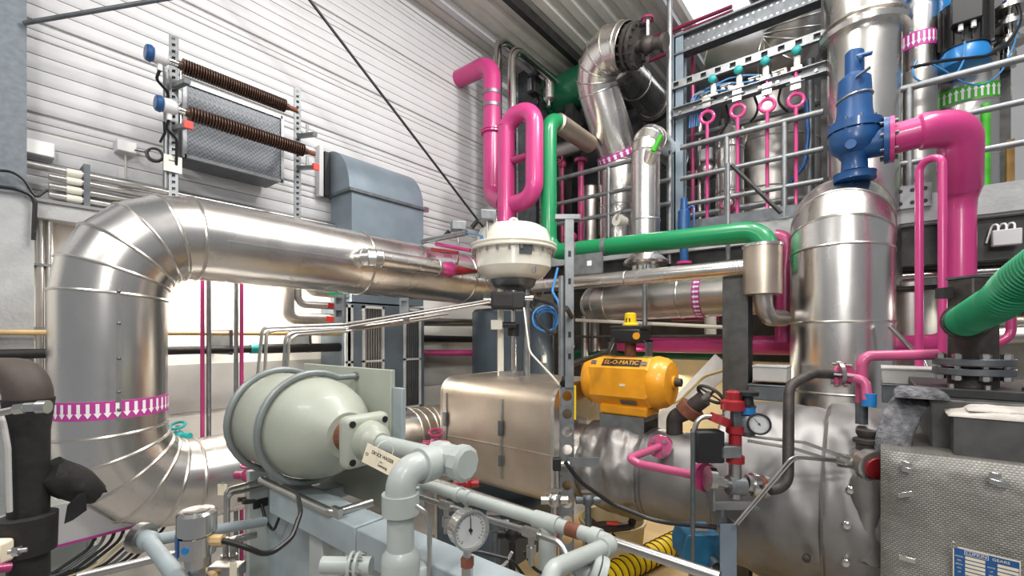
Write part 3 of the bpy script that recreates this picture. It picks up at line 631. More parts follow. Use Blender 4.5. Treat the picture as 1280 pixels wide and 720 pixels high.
MB().lathe((vx, my, z(10)), (0, 0, 1), [(0, .2), (.1, .2), (.3, .18), (.4, .1)], 28).build('upper_bell', 'blue_bright', t)
for i in range(9):
    a = math.pi * (.62 + .11 * i); MB().box((vx + .2 * math.cos(a), my + .2 * math.sin(a), (z(62) + z(10)) / 2), (.03, .008, z(12) - z(62)), (V((math.cos(a), math.sin(a), 0)), V((-math.sin(a), math.cos(a), 0)), V((0, 0, 1)))).build('cooling_fin', 'steel_dark', t)
MB().bx(vx - .3, vx - .19, my - .1, my + .12, z(45), z(12)).build('terminal_box', 'black', t, .01)
for s in (-.04, .05): MB().cyl((vx - .25, my + s, z(45)), (vx - .25, my + s, z(52)), .02, n=10).build('gland', 'ptfe', t)
for pts, r, m_, l in (([(1206, 52), (1205, 75), (1195, 95), (1160, 105), (1142, 98), (1140, 84), (1146, 76)], .009, 'blue_wire', 'light blue cable looping from the motor terminal box'),
                      ([(1275, 15), (1268, 55), (1252, 90), (1230, 108), (1205, 104), (1180, 88), (1165, 80)], .008, 'blue_wire', 'long light blue cable hanging between the vessels at the right edge'),
                      ([(1270, 0), (1278, 25), (1262, 52), (1235, 70), (1180, 76), (1140, 84)], .016, 'cable', 'thick black cable drooping past the black motor')):
    solo(MB().tube(fil([W(*q, d=4.4) for q in pts], .25, 4), r, 8), 'hanging_cable', m_, l, 'cable')
for px, X, r, m_, l, zt in ((1232, 6.3, .035, 'lime', 'bright green upright pipe right of the green taped vessel', 130), (1241, 7.4, .12, 'cladding', 'thin silver upright pipe right of the green taped vessel', 70), (1132, 6.9, .05, 'steel_dark', 'dark upright pipe beside the tall clad column', 10)):
    solo(MB().cyl((X, yat(px, X), 3.62), (X, yat(px, X), W(px, zt, X=X).z), r), 'upright_pipe', m_, l, 'pipe')
solo(MB().beam((6.8, yat(1251, 6.8), 3.62), (6.8, yat(1251, 6.8), 7.4), .12, .12), 'steel_stanchion', 'steel_dark', 'dark steel stanchion in front of the white wall at the right', 'post')
solo(MB().beam(W(1262, 236, X=6.1), W(1262, 176, X=6.1), .05, .10), 'timber_board', 'wood', 'short brown timber board leaning on the mezzanine edge', 'board')
x = 7.0
t = duct('valve_pipe', 'slanting dark pipe with chrome flanges above the motor at the right edge', [W(1185, 50, X=7.1), W(1240, 10, X=7.0), W(1290, -10, X=6.9)], .07, .2, 4, 'steel_dark', .5, n=18)
t = thing('control_valve', 'silver flanged valve stack beside the black motor', 'valve', W(1260, 80, X=6.6)); c0 = W(1262, 72, X=6.6)
for i, (dz, r_) in enumerate(((0, .05), (.12, .12), (.17, .07), (.3, .12), (.35, .08), (.45, .14), (.52, .06))): MB().lathe(c0 + V((0, 0, dz)), (0, 0, 1), [(0, r_), (.04, r_)], 20).build('flange_ring', 'steel', t)
MB().cyl(c0 - V((0, 0, .1)), c0 + V((0, 0, .62)), .045).build('stem', 'chrome', t)
t = thing('black_valve', 'black cast valve behind the magenta taped vessel', 'valve', W(1172, 60, X=7.2)); c0 = W(1172, 55, X=7.2)
MB().sphere(c0, .17, 16).build('body', 'iron', t); MB().cyl(c0 + V((0, .3, .1)), c0 + V((0, -.3, -.1)), .13).build('bonnet', 'iron', t); MB().cyl(c0 + V((-.05, 0, -.5)), c0 + V((0, 0, .9)), .07).build('stem_pipe', 'iron', t)
t = thing('blue_actuator', 'dark blue round actuator at the top beside the tall clad column', 'actuator', W(1146, 5, X=6.7)); c0 = W(1146, 6, X=6.7); MB().lathe(c0 - V((0, 0, .1)), (0, 0, 1), [(0, .1), (.03, .16), (.3, .16), (.35, .1)], 24).build('housing', 'blue', t); MB().cyl(c0 - V((0, 0, .25)), c0, .04).build('stem', 'steel', t)
# below the mezzanine at the right
for i, (py, r, m_, l) in enumerate(((300, .035, 'steel', 'topmost silver pipe running under the mezzanine edge'), (309, .03, 'steel', 'second silver pipe under the mezzanine edge'), (325, .05, 'cladding', 'third and thickest silver pipe under the mezzanine edge'), (343, .025, 'iron', 'lowest thin brown pipe under the mezzanine edge'))):
    p = W(1250, py + 12, X=6.3); solo(MB().cyl((6.3, .3, p.z), (6.3, -2.9, p.z), r), 'service_pipe', m_, l, 'pipe', 'service pipes under the mezzanine')
p = W(1258, 297, X=5.85); t = thing('junction_box', 'white junction box with looped cables under the mezzanine edge at the right', 'box', p)
MB().bx(p.x - .04, p.x + .04, p.y - .09, p.y + .09, p.z - .07, p.z + .07).build('body', 'panel_white', t, .008)
for s in (-.05, 0, .05): MB().tube(fil([p + V((0, s, .06)), p + V((0, s, .13)), p + V((.06, s + .03, .13)), p + V((.1, s + .06, -.02))], .03, 4), .008, 8).build('cable_loop', 'ptfe', t)
p = W(1137, 246, X=5.84); t = thing('drilled_plate', 'small steel plate with round holes on the mezzanine edge', 'plate', p)
MB().bx(p.x - .006, p.x + .006, p.y - .16, p.y + .12, p.z - .11, p.z + .11).build('plate', 'galvanised', t)
hm = MB()
for j in (-.09, 0, .09):
    for k in (-.06, .06): hm.cyl((p.x - .008, p.y + j - .02, p.z + k), (p.x - .004, p.y + j - .02, p.z + k), .02, n=12)
hm.build('bolt_hole', 'black', t, kind='stuff')
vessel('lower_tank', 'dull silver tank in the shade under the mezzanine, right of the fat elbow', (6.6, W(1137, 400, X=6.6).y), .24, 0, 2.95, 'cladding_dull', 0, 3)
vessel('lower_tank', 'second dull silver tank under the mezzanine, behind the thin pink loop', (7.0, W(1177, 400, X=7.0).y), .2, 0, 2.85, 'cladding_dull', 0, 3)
pipe('hook_pipe', 'small pink hooked pipe behind the green hose at the right edge', 'pipe', [W(1262, 330, d=3.5), W(1264, 360, d=3.5), W(1264, 420, d=3.5), W(1240, 434, d=3.5), W(1222, 420, d=3.5)], .03, 'pink_deep', .1)
t = thing('strip_light', 'fluorescent strip light under the mezzanine behind the green hose', 'lamp', W(1280, 375, X=6.6)); p = W(1262, 378, X=6.6)
MB().bx(p.x - .04, p.x + .04, p.y - 1.3, p.y, p.z + .02, p.z + .08).build('housing', 'panel_white', t); MB().cyl((p.x, p.y - 1.25, p.z), (p.x, p.y - .03, p.z), .02).build('tube', 'lamp_tube', t)
lamp('strip_light_glow', (p.x, p.y - .6, p.z - .04), (p.x - .3, p.y - .6, 0), .1, 1.2, 22, (1, .94, .84))
# ---------------------------------------------------------------- centre: clad pipes, pink and green pipes
CX = 5.45
ya, ye = W(738, 378, X=CX).y, W(988, 370, X=CX).y
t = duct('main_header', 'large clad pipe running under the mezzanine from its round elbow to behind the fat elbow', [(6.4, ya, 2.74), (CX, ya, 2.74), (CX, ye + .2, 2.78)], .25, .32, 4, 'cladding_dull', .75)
arrows(t, (CX, W(877, 370, X=CX).y, 2.765), (0, 1, 0), .251, .09, 28, down=1)
UY = W(807, 300, X=CX).y
zE = W(805, 168, X=CX).z
t = duct('riser_pipe', 'upright clad pipe with an elbow on top standing on the large clad pipe', [(CX, UY, 2.9), (CX, UY, zE), (7.4, UY, zE)], .172, .25, 4, 'cladding', .75, n=30)
MB().lathe((CX, UY, W(805, 333, X=CX).z), (0, 0, 1), [(0, .19), (.02, .27), (.05, .28), (.12, .2), (.14, .175)], 36).build('skirt_collar', 'cladding', t)
a = W(770, 195, X=6.6); tp = W(733, 70, X=5.75)
UYb = 3.05
t = duct('overhead_pipe', 'large clad pipe hooking over at the top with a black flanged end', [(6.55, 3.1, 3.64), (6.55, 3.1, 5.05), (5.75, 3.25, 6.45), (5.75, 2.62, 6.2)], .30, .40, 5, 'cladding', .75)
fc = V((5.75, 2.60, 6.19)); MB().lathe(fc, (0, -1, -.3), [(0, .26), (.04, .28), (.06, .28), (.07, .24), (.09, .24), (.1, .28), (.14, .28)], 36).build('blind_flange', 'iron', t)
bolts(fc + V((0, -.07, -.02)), (0, -1, -.3), .245, 16, .02, .22).build('bolt_circle', 'steel_dark', t, kind='stuff')
arrows(t, V((6.55, 3.1, 4.98)).lerp(V((5.75, 3.25, 6.45)), .08), V((-.8, .15, 1.4)), .303, .1, 20, down=1)
t = thing('gate_valve', 'black cast valve bolted to the end flange of the hooked clad pipe', 'valve', fc + V((0, -.3, -.1)))
c0 = fc + V((0, -.27, -.08)); MB().sphere(c0, .11, 16).build('body', 'iron', t); MB().cyl(c0 + V((0, .14, .03)), c0 + V((0, -.2, -.05)), .075).build('neck', 'iron', t)
MB().lathe(c0 + V((0, -.2, -.05)), (0, -1, -.3), [(0, .11), (.05, .11)], 24).build('flange', 'iron', t); MB().cyl(c0, c0 + V((-.05, -.02, .3)), .03).build('stem', 'steel', t); MB().ring(c0 + V((-.05, -.02, .3)), (0, 0, 1), .07, .014, 20, 6).build('handwheel', 'pink_deep', t)
t = duct('overhead_pipe', 'straight clad pipe running away under the roof behind the hooked pipe, with a black flange', [(6.0, 2.9, 6.2), (7.4, 2.9, 6.2)], .24, .3, 3, 'cladding', .8)
MB().lathe((5.99, 2.9, 6.2), (1, 0, 0), [(0, .2), (.03, .24)], 32).build('end_cap', 'cladding', t)
MB().lathe((7.4, 2.9, 6.2), (1, 0, 0), [(0, .3), (.06, .31), (.12, .3)], 32).build('blind_flange', 'iron', t)
# silver twin pipes top left of the pink pipes
for i, (px, zt) in enumerate(((622, 46), (640, 58))):
    p = W(px, zt, X=5.55); pipe('twin_pipe', ('outer', 'inner')[i] + ' of two chrome pipes bending over near the roof behind the pink pipes', 'pipe', [(5.55, p.y, 3.64 if i else 3.4), (5.55, p.y, p.z), (6.75, p.y, p.z)], .07, 'chrome', .22, 20, group='twin chrome pipes')
for i, (px, py) in enumerate(((668, 70), (690, 100))):
    p = W(px, py, X=7.0); solo(MB().cyl(p, p + V((-1.0, 0, .0))  , .05), 'stub_pipe', 'chrome', ('upper', 'lower')[i] + ' short chrome pipe stub under the roof beside the hooked clad pipe', 'pipe')
# green vessel
t = thing('green_vessel', 'dark green horizontal vessel with bolted ends behind the hooked clad pipe', 'vessel', W(740, 135, X=7.2)); ca, cb = W(692, 122, X=7.2), W(790, 112, X=7.2); cb.z = ca.z
MB().lathe(ca, cb - ca, [(0, .30), (.1, .33), ((cb - ca).length - .12, .40), ((cb - ca).length, .40)], 40).build('shell', 'green_dark', t)
for q, r_ in ((0, .36), (1, .47)): c0 = ca.lerp(cb, q); MB().lathe(c0 - (cb - ca).normalized() * .03, cb - ca, [(0, r_), (.06, r_)], 40).build('end_flange', 'green_dark', t); bolts(c0, cb - ca, r_ * .92, 20, .022, .11).build('bolt_circle', 'green_dark', t, kind='stuff')
MB().bx(ca.x - .15, ca.x + .15, ca.y - .5, ca.y - .35, 3.62, ca.z - .2).build('saddle', 'steel_dark', t)
# pink pipes
t = thing('pink_pipe', 'pink pipe coming out of the white wall and turning down through two clamps', 'pipe', (5.2, 4.55, 4.4))
pA = W(615, 80, X=5.2); pb = [(5.2, 5.26, pA.z + .02), (5.2, pA.y, pA.z + .02), (5.2, pA.y, 4.42), (5.02, 4.15, 4.2)]
MB().tube(fil(pb, .24, 8), .135, 26).build('bent_tube', 'pink', t)
for py in (118, 134): band(t, (5.2, pA.y, W(615, py, X=5.2).z), (0, 0, 1), .142, .05, 'galvanised')
for py in (166, 169): MB().lathe((5.2, pA.y, W(612, py, X=5.2).z), (0, 0, 1), [(0, .17), (.025, .17)], 28).build('flange', 'pink', t)
t = thing('pink_loop', 'pink expansion loop pipe standing above the white diaphragm actuator', 'pipe', (4.8, 3.93, 3.34))
pl = W(633, 200, X=4.8); pr = W(668, 200, X=4.8); zt = W(650, 142, X=4.8).z; zl = W(655, 250, X=4.8).z
MB().tube([(4.8, pl.y, 3.32), (4.8, pl.y, zl + .05)], .125, 26).build('riser', 'pink', t)
MB().tube(fil([(4.8, pl.y, zl), (4.8, pl.y, zt + .0), (4.8, pr.y, zt + .0), (4.8, pr.y, zl), (4.85, pl.y, zl - .02)], .21, 9), .118, 26).build('loop_bend', 'pink', t)
MB().ring((4.8, pl.y, W(632, 159, X=4.8).z), (0, 0, 1), .119, .005, 28, 6).build('weld_bead', 'pink', t)
MB().cyl((4.8, pl.y, W(645, 200, X=4.8).z), (4.8, pr.y, W(655, 196, X=4.8).z), .05).build('cross_tube', 'pink_deep', t)
# green pipe
GX = 5.0
gy = W(686, 220, X=GX).y; gz = W(686, 316, X=GX).z
ge = W(958, 300, X=GX).y
gt = W(694, 143, X=GX).z
t = thing('green_pipe', 'green pipe dropping beside the pink loop, then running right along the rail', 'pipe', (GX, gy, gz))
MB().tube(fil([(GX + 1.0, gy, gt), (GX, gy, gt), (GX, gy, gz), (GX, ge, 3.33), (GX - .05, ge - .02, 2.9)], .22, 8), .105, 26).build('tube', 'green', t)
MB().lathe((GX + .2, gy, gt), (1, 0, 0), [(0, .107), (.02, .13), (.9, .13)], 26).build('insulation', 'cladding_warm', t)
for px in (722, 757): band(t, (GX, W(px, 300, X=GX).y, gz - .02), (0, 1, 0), .112, .06, 'galvanised')
t = thing('pipe_support', 'grey steel saddle support under the two clamps of the green pipe', 'bracket', (GX, W(740, 330, X=GX).y, 3.0)); ym = W(740, 330, X=GX).y
MB().bx(GX - .12, GX - .09, ym - .2, ym + .22, gz - .36, gz - .1).build('saddle_plate', 'galvanised', t); MB().bx(GX - .12, GX + .9, ym - .2, ym + .2, gz - .38, gz - .35).build('base_plate', 'galvanised', t)
MB().bx(GX - .125, GX - .121, ym - .06, ym - .0, gz - .25, gz - .19).build('notice', 'ptfe', t)
# slim clad pipe below it with a clad can at its end
sy0, sy1 = W(668, 357, X=4.6).y, W(940, 328, X=4.6).y
t = duct('slim_pipe', 'slim clad pipe running below the green pipe into a round metal can', [(4.6, sy0, 2.92), (4.6, sy1, 2.93)], .078, .2, 3, 'cladding', 1.2, n=24, bead=.005)
p = W(953, 338, X=4.55); t = thing('metal_can', 'upright round metal can at the end of the slim clad pipe', 'can', (p.x, p.y, p.z - .25))
MB().lathe((p.x, p.y, W(953, 368, X=4.55).z), (0, 0, 1), [(0, .155), (W(953, 308, X=4.55).z - W(953, 368, X=4.55).z, .155)], 36).build('shell', 'cladding_warm', t)
MB().lathe((p.x, p.y, W(953, 309, X=4.55).z), (0, 0, 1), [(0, .165), (.02, .165), (.03, .15)], 36).build('lid', 'cladding', t)
MB().tube(fil([(p.x, p.y, p.z - .2), (p.x + .03, p.y - .02, p.z - .42), (p.x + .3, p.y - .12, p.z - .42)], .12, 6), .075, 22).build('lower_elbow', 'cladding_dull', t)
pipe('pink_elbow', 'pink pipe elbow rising behind the round metal can', 'pipe', [W(968, 298, X=5.25), W(985, 300, X=5.25), W(981, 340, X=5.25), W(981, 428, X=5.25)], .09, 'pink_deep', .12)
# dark structural column below the can
cx, cy = 4.72, W(922, 430, X=4.72).y
t = thing('steel_column', 'dark steel column under the round metal can', 'column', (cx, cy, 0))
MB().bx(cx - .1, cx - .085, cy - .11, cy + .11, 0, 2.86).build('front_flange', 'steel_grey', t); MB().bx(cx + .085, cx + .1, cy - .11, cy + .11, 0, 2.86).build('rear_flange', 'steel_dark', t); MB().bx(cx - .09, cx + .09, cy - .008, cy + .008, 0, 2.86).build('web', 'steel_dark', t)
# blue relief valve behind the green pipe, thin grey rod, brace
t = thing('relief_valve', 'slim blue relief valve with a pink flange behind the green pipe', 'valve', W(855, 322, X=5.7)); c0 = W(855, 330, X=5.7); zz = lambda py: W(855, py, X=5.7).z
MB().lathe((c0.x, c0.y, zz(330)), (0, 0, 1), [(0, .09), (.03, .09)], 20).build('flange', 'pink', t); MB().lathe((c0.x, c0.y, zz(326)), (0, 0, 1), [(0, .05), (zz(290) - zz(326), .05), (zz(288) - zz(326), .075), (zz(264) - zz(326), .07), (zz(262) - zz(326), .045), (zz(248) - zz(326), .04)], 20).build('body', 'blue', t)
MB().tube(fil([(c0.x, c0.y - .05, zz(262)), (c0.x, c0.y - .12, zz(256)), (c0.x, c0.y - .12, zz(285))], .03), .014, 8).build('lever', 'blue', t)
solo(MB().cyl(W(910, 325, X=5.3), W(910, 204, X=5.3), .022), 'drop_rod', 'galvanised', 'thin upright grey rod crossing in front of the green pipe', 'rod')
solo(MB().cyl(W(914, 206, X=5.7), W(976, 266, X=5.7), .022), 'brace_rod', 'steel_dark', 'dark diagonal brace between the guard rail posts', 'rod')
solo(MB().cyl(W(837, -5, X=6.0), W(837, 330, X=6.0), .035), 'upright_channel', 'galvanised', 'tall thin grey upright left of the rack frame column', 'post')
for i, (a_, b_, l) in enumerate((((785, 60), (915, 8), 'upper of the two long dark red pipes under the roof'), ((800, 62), (916, 14), 'lower of the two long dark red pipes under the roof'), ((812, 76), (862, 55), 'short dark red pipe under the roof by the steel column'))):
    solo(MB().cyl(W(*a_, X=7.6), W(*b_, X=7.4), .03), 'roof_pipe', 'red_pipe', l, 'pipe')
for px, pa, pb_, l in ((866, 68, 330, 'thin dark pink upright pipe beside the rack frame column'),):
    solo(MB().cyl((6.4, yat(px, 6.4), 3.62), (6.4, yat(px, 6.4), W(px, pa, X=6.4).z), .026), 'upright_pipe', 'pink_deep', l, 'pipe')
# things behind the guard rail between pink loop and upright pipe
for px, X, r, zt, m_, l in ((738, 6.5, .13, 235, 'cladding_dull', 'short dull canister behind the rail beside the dark pink standpipe'), (712, 6.6, .12, 245, 'cladding_dull', 'short dull canister behind the rail next to the green pipe')):
    t = vessel('canister', l, (X, yat(px, X)), r, 3.62, W(px, zt, X=X).z, m_, .05, 1)
t = thing('standpipe', 'dark pink standpipe behind the rail between the two short canisters', 'pipe', (6.3, yat(726, 6.3), 3.62)); sz = W(726, 198, X=6.3).z
MB().cyl((6.3, yat(726, 6.3), 3.62), (6.3, yat(726, 6.3), sz), .05).build('tube', 'pink_deep', t); MB().lathe((6.3, yat(726, 6.3), sz - .06), (0, 0, 1), [(0, .1), (.05, .1)], 20).build('flange', 'pink_deep', t)
t = thing('switch_box', 'black switch box behind the rail beside the green pipe', 'box', W(706, 300, X=6.4)); p = W(706, 280, X=6.45); MB().bx(p.x, p.x + .2, p.y - .13, p.y + .13, 3.62, W(706, 228, X=6.4).z).build('body', 'black', t, .01); MB().bx(p.x - .01, p.x, p.y - .1, p.y + .1, 4.0, 4.3).build('door', 'steel_dark', t)
t = duct('branch_pipe', 'short level clad pipe behind the green pipe near the white taped slope', [W(696, 190, X=6.8), W(742, 176, X=6.8)], .13, .2, 3, 'cladding_dull', .5, n=24)
for px, py, X, rr, ln, l in ((812, 200, 5.35, .09, .22, 'pale bucket shaped sampling can with a green handle on the upright clad pipe'), (776, 276, 5.8, .085, .16, 'pale round cap facing left beside the upright clad pipe')):
    p = W(px, py, X=X); t = thing('sample_can' if px > 800 else 'end_cap', l, 'can' if px > 800 else 'cap', p)
    ax = V((-.35, -.55, .75)) if px > 800 else V((-.9, .35, .05))
    MB().lathe(p - ax.normalized() * ln * .5, ax, [(0, rr * .75), (ln * .85, rr), (ln, rr)], 24).build('shell', 'cream' if px < 800 else 'cladding', t)
    MB().cyl(p + ax.normalized() * ln * .5, p + ax.normalized() * ln * .5 + V((.0, -.1, .16)), .03 if px > 800 else .02).build('handle', 'lime' if px > 800 else 'steel', t)
# ---------------------------------------------------------------- machine train along X = 3.8
XM, ZM = 3.8, 1.2
def ym(px, X=XM): return W(px, 500, X=X).y
# insulated valve box with rounded edges
t = thing('valve_box', 'large rounded sheet metal insulation box under the white diaphragm actuator', 'box', (XM, 3.15, .55))
ya, yb = W(552, 500, X=3.25).y, W(690, 500, X=3.25).y
def rrect(y, hw, z0, z1, rr, n=6):
    out = []
    for cx, cz, a0 in ((XM + hw - rr, z1 - rr, 0), (XM - hw + rr, z1 - rr, 90), (XM - hw + rr, z0 + rr, 180), (XM + hw - rr, z0 + rr, 270)):
        for i in range(n + 1): a = math.radians(a0 + 90 * i / n); out.append(V((cx + rr * math.cos(a), y, cz + rr * math.sin(a))))
    return out
zt, zb_ = W(560, 474, X=3.25).z + .02, W(560, 600, X=3.25).z
MB().rings([rrect(ya + .03, .53, zt * 0 + zb_ + .03, zt - .03, .16), rrect(ya, .56, zb_, zt, .18), rrect(yb, .56, zb_, zt, .18)]).build('box_shell', 'cladding_warm', t)
MB().rings([rrect(yb + .0, .565, zb_ - .005, zt + .005, .185), rrect(yb - .03, .565, zb_ - .005, zt + .005, .185)]).build('end_rim', 'cladding', t)
MB().rings([rrect(ya - .0, .565, zb_ - .004, zt + .004, .18), rrect(ya - .015, .565, zb_ - .004, zt + .004, .18)]).build('end_rim', 'bead', t)
MB().bx(XM - .568, XM - .56, yb, ya, zb_ + .43 * (zt - zb_), zb_ + .43 * (zt - zb_) + .012).build('lap_seam', 'bead', t)
for f in (.06, .60):
    y = ya + (yb - ya) * f; MB().bx(XM - .575, XM - .56, y - .012, y + .012, zb_ + .16, zt - .16).build('tension_strap', 'steel', t); MB().bx(XM - .59, XM - .57, y - .022, y + .022, zt - .5, zt - .36).build('buckle', 'galv_dark', t)
    MB().bx(XM - .588, XM - .57, y - .018, y + .018, zb_ + .28, zb_ + .38).build('buckle', 'galv_dark', t)
# pipe elbow joining the low duct to the box
t = duct('elbow_pipe', 'ribbed clad elbow pipe between the low duct and the insulated valve box', [(3.15, 4.0, 1.22), (3.82, 4.0, 1.22), (3.82, ya + .02, 1.22)], .275, .42, 7, 'cladding_warm', .16, n=36)
MB().bx(3.32, 4.4, 2.8, 3.7, 0, .5).build('plinth', 'tank_blue', thing('machine_base', 'dark slate machine base under the insulated valve box', 'base', (3.8, 3.2, 0)))
# jacketed pipe: end cap, plain clad part, crumpled jacket
t = thing('jacketed_pipe', 'silver cloth jacketed steam pipe between the insulated valve box and the turbine jacket', 'pipe', (XM, 1.7, .8))
zj = 1.13
y0, y1, y2, y3 = yb - .02, ym(722), ym(745), ym(848)
y4 = .88
MB().lathe((XM, y0, zj), (0, -1, 0), [(0, .40), (y0 - y1 - .02, .40), (y0 - y1, .37)], 48).build('clad_collar', 'cladding', t)
MB().lathe((XM, y1, zj), (0, -1, 0), [(0, .335), (y1 - y2, .335)], 48, False).build('clad_pipe_section', 'cladding_dull', t)
for q in (0, .03): MB().ring((XM, y1 - .005 - q, zj), (0, 1, 0), .345, .01, 44, 6).build('seam_bead', 'bead', t)
import mathutils
def crumple(ya_, yb_, prof, amp, fr, nm, mt, nseg=60, m_=72, seed=0., root=None, xc=XM, zc=zj, folds=0.):
    rs = []
    for i in range(nseg + 1):
        f = i / nseg; y = ya_ + (yb_ - ya_) * f; ring = []
        R = prof(f)
        for j in range(m_):
            a = 2 * math.pi * j / m_; q = V((math.cos(a) * fr * .5, y * fr * 1.6 + seed, math.sin(a) * fr * .5))
            nz = mathutils.noise.fractal(q, 1, 2, 3); rg = 1 - abs(mathutils.noise.noise(q * 1.7 + V((3, 1, 7)))) * 2
            rr_ = R + amp * (.6 * nz + .4 * rg) + folds * max(0, mathutils.noise.noise(V((a * 2.2, y * 7 + a, seed)))) 
            ring.append(V((xc + rr_ * math.cos(a), y, zc + rr_ * math.sin(a))))
        rs.append(ring)
    return MB().rings(rs).build(nm, mt, root, ang=80)
crumple(y2 + .02, ym(815), lambda f: .35 + .045 * math.sin(math.pi * min(1, f * 1.0)), .05, 2.3, 'crumpled_jacket', 'jacket', 70, 80, 1.3, t, folds=.055)
crumple(ym(813), y4, lambda f: .37, .008, 2.0, 'smooth_jacket', 'jacket_smooth', 30, 60, 5., t)
for y in (ym(815), ym(813) - .05): MB().ring((XM, y, zj), (0, 1, 0), .372, .006, 44, 6).build('drawcord', 'galv_dark', t)
# turbine jacket cushions
t = thing('turbine_jacket', 'padded silver cloth jacket over the turbine left of the woven blanket', 'jacket', (XM, .45, .4))
zq = 1.2
yt0, yt1, yt2 = .9, W(1027, 600, X=3.2).y, W(1103, 600, X=3.12).y
def dome_prof(f): return .60 * min(1, .72 + .28 * math.sin(min(1, f * 3.2) * math.pi / 2)) if f < .35 else .60
crumple(yt0, yt1 + .0, lambda f: .585 + .02 * math.sin(f * math.pi) - (.2 * (1 - f / .06) ** 2 if f < .06 else 0), .022, 2.2, 'jacket_segment', 'jacket_smooth', 50, 84, 9., t, zc=zq, folds=.03)
crumple(yt1 - .01, yt2 - .03, lambda f: .615 + .012 * math.sin(f * math.pi), .018, 2.4, 'jacket_segment', 'jacket_smooth', 40, 84, 2.2, t, zc=zq, folds=.03)
MB().ring((XM, yt1 - .005, zq), (0, 1, 0), .61, .014, 60, 6).build('seam_fold', 'jacket', t)
for px, py, X in ((1058, 656, 3.15), (1057, 703, 3.17), (1063, 612, 3.19), (1008, 698, 3.17)):
    p = W(px, py, X=X); MB().lathe(p, (-1, 0, .0), [(-.03, .02), (.012, .022), (.018, .012)], 14).build('stud_or_hole', 'chrome' if px > 1020 else 'iron', t)  # the iron one stands in for a dark hole in the jacket
# gearbox under the woven blanket
GX0 = 3.02
t = thing('gearbox_blanket', 'woven silver insulation blanket with metal tags covering the gearbox at the lower right', 'blanket', (GX0, -.8, .3))
gy0 = W(1101, 600, X=GX0).y; gz = W(1101, 563, X=GX0).z
rs = []
nx, nz_ = 44, 34
front = []
mb = MB(); grid = []
for i in range(nx + 1):
    y = gy0 - 1.5 * i / nx; row = []
    for j in range(nz_ + 1):
        z = .35 + (gz - .35) * j / nz_; e = mathutils.noise.noise(V((y * 2.2, z * 2.2, 4.))) * .035 + .02 * math.sin(y * 5 + z * 4)
        ed_ = .03 * (max(0, j / nz_ - .93) / .07) ** 2 + .03 * (max(0, .05 - i / nx) / .05) ** 2
        row.append(V((GX0 - e + ed_, y, z)))
    grid.append(row)
vs = [p for r_ in grid for p in r_]; fs = []
for i in range(nx):
    for j in range(nz_): a = i * (nz_ + 1) + j; fs.append((a, a + 1, a + nz_ + 2, a + nz_ + 1))
mb.add(vs, fs); mb.build('front_panel', 'woven', t)
mb = MB(); vs = []
for i in range(nx + 1): p = grid[i][-1]; vs += [p, V((GX0 + 1.5, p.y, p.z - .01))]
mb.add(vs, [(2 * i, 2 * i + 1, 2 * i + 3, 2 * i + 2) for i in range(nx)]); mb.build('top_panel', 'woven', t)
mb = MB(); vs = []
for j in range(nz_ + 1): p = grid[0][j]; vs += [p, V((GX0 + 1.5, p.y - .0, p.z))]
mb.add(vs, [(2 * j, 2 * j + 1, 2 * j + 3, 2 * j + 2) for j in range(nz_)]); mb.build('side_panel', 'woven', t)
MB().bx(GX0 + .06, GX0 + 1.4, gy0 - 1.4, gy0 - .03, .05, gz - .05).build('core', 'steel_dark', t)
for px, py, an in ((1133, 580, .2), (1133, 587, .1), (1132, 618, -.4), (1134, 699, .05), (1244, 594, .1), (1249, 604, .2)):
    p = W(px, py, X=GX0 - .035); u = V((0, -math.cos(an), -math.sin(an))); v = V((0, math.sin(an), -math.cos(an)))
    big = 1.0 if py in (618, 699, 604) else .6
    MB().box(p, (.065 * big, .024, .006), (u, v, V((1, 0, 0)))).build('lacing_tag', 'chrome', t, .005, seg=3)
# name plate
p0 = W(1191, 682, X=GX0 - .045); p1 = W(1276, 702, X=GX0 - .045)
t = thing('name_plate', 'blue and cream maker plate hanging on the woven blanket', 'plate', p0); ux = (p1 - p0).normalized(); uz = V((0, 0, 1)); Wd = (p1 - p0).length
nrm = V((-1, 0, 0))
def on(a, b, e=0): return p0 + ux * a * Wd - uz * b * Wd + nrm * e
ax = (ux, uz, nrm)
MB().box(on(.5, .36), (Wd, Wd * .72, .003), ax).build('backing', 'cream_tag', t); MB().box(on(.5, .36, .002), (Wd * .96, Wd * .67, .002), ax).build('blue_face', 'name_blue', t)
for r_ in range(6):
    for a, w_ in ((.34, .30), (.82, .30)): MB().box(on(a, .19 + .083 * r_, .0035), (Wd * w_, Wd * .058, .002), ax).build('blank_field', 'cream_tag', t)
MB().box(on(.36, .085, .0035), (Wd * .36, Wd * .10, .001), ax).build('name_field', 'cream_tag', t); MB().box(on(.36, .085, .0037), (Wd * .34, Wd * .085, .001), ax).build('name_field', 'name_blue', t)
text(t, 'LUFKIN', on(.36, .085, .005), ux, uz, Wd * .085, 'cream_tag', wide=Wd * .3); text(t, 'GEARS', on(.72, .09, .005), ux, uz, Wd * .075, 'cream_tag', wide=Wd * .25)
for r_, (s1, s2) in enumerate((('MODEL', ''), ('NO.', 'RATIO'), ('SERIAL', 'HP'), ('NO.', 'RPM'), ('HP', 'S.F.'))):
    text(t, s1, on(.1, .19 + .083 * r_, .005), ux, uz, Wd * .04, 'cream_tag')
    if s2: text(t, s2, on(.58, .19 + .083 * r_, .005), ux, uz, Wd * .04, 'cream_tag')
MB().ring(on(.02, -.03, .004), (1, 0, 0), .011, .004, 16, 6).build('rivet_eye', 'chrome', t)
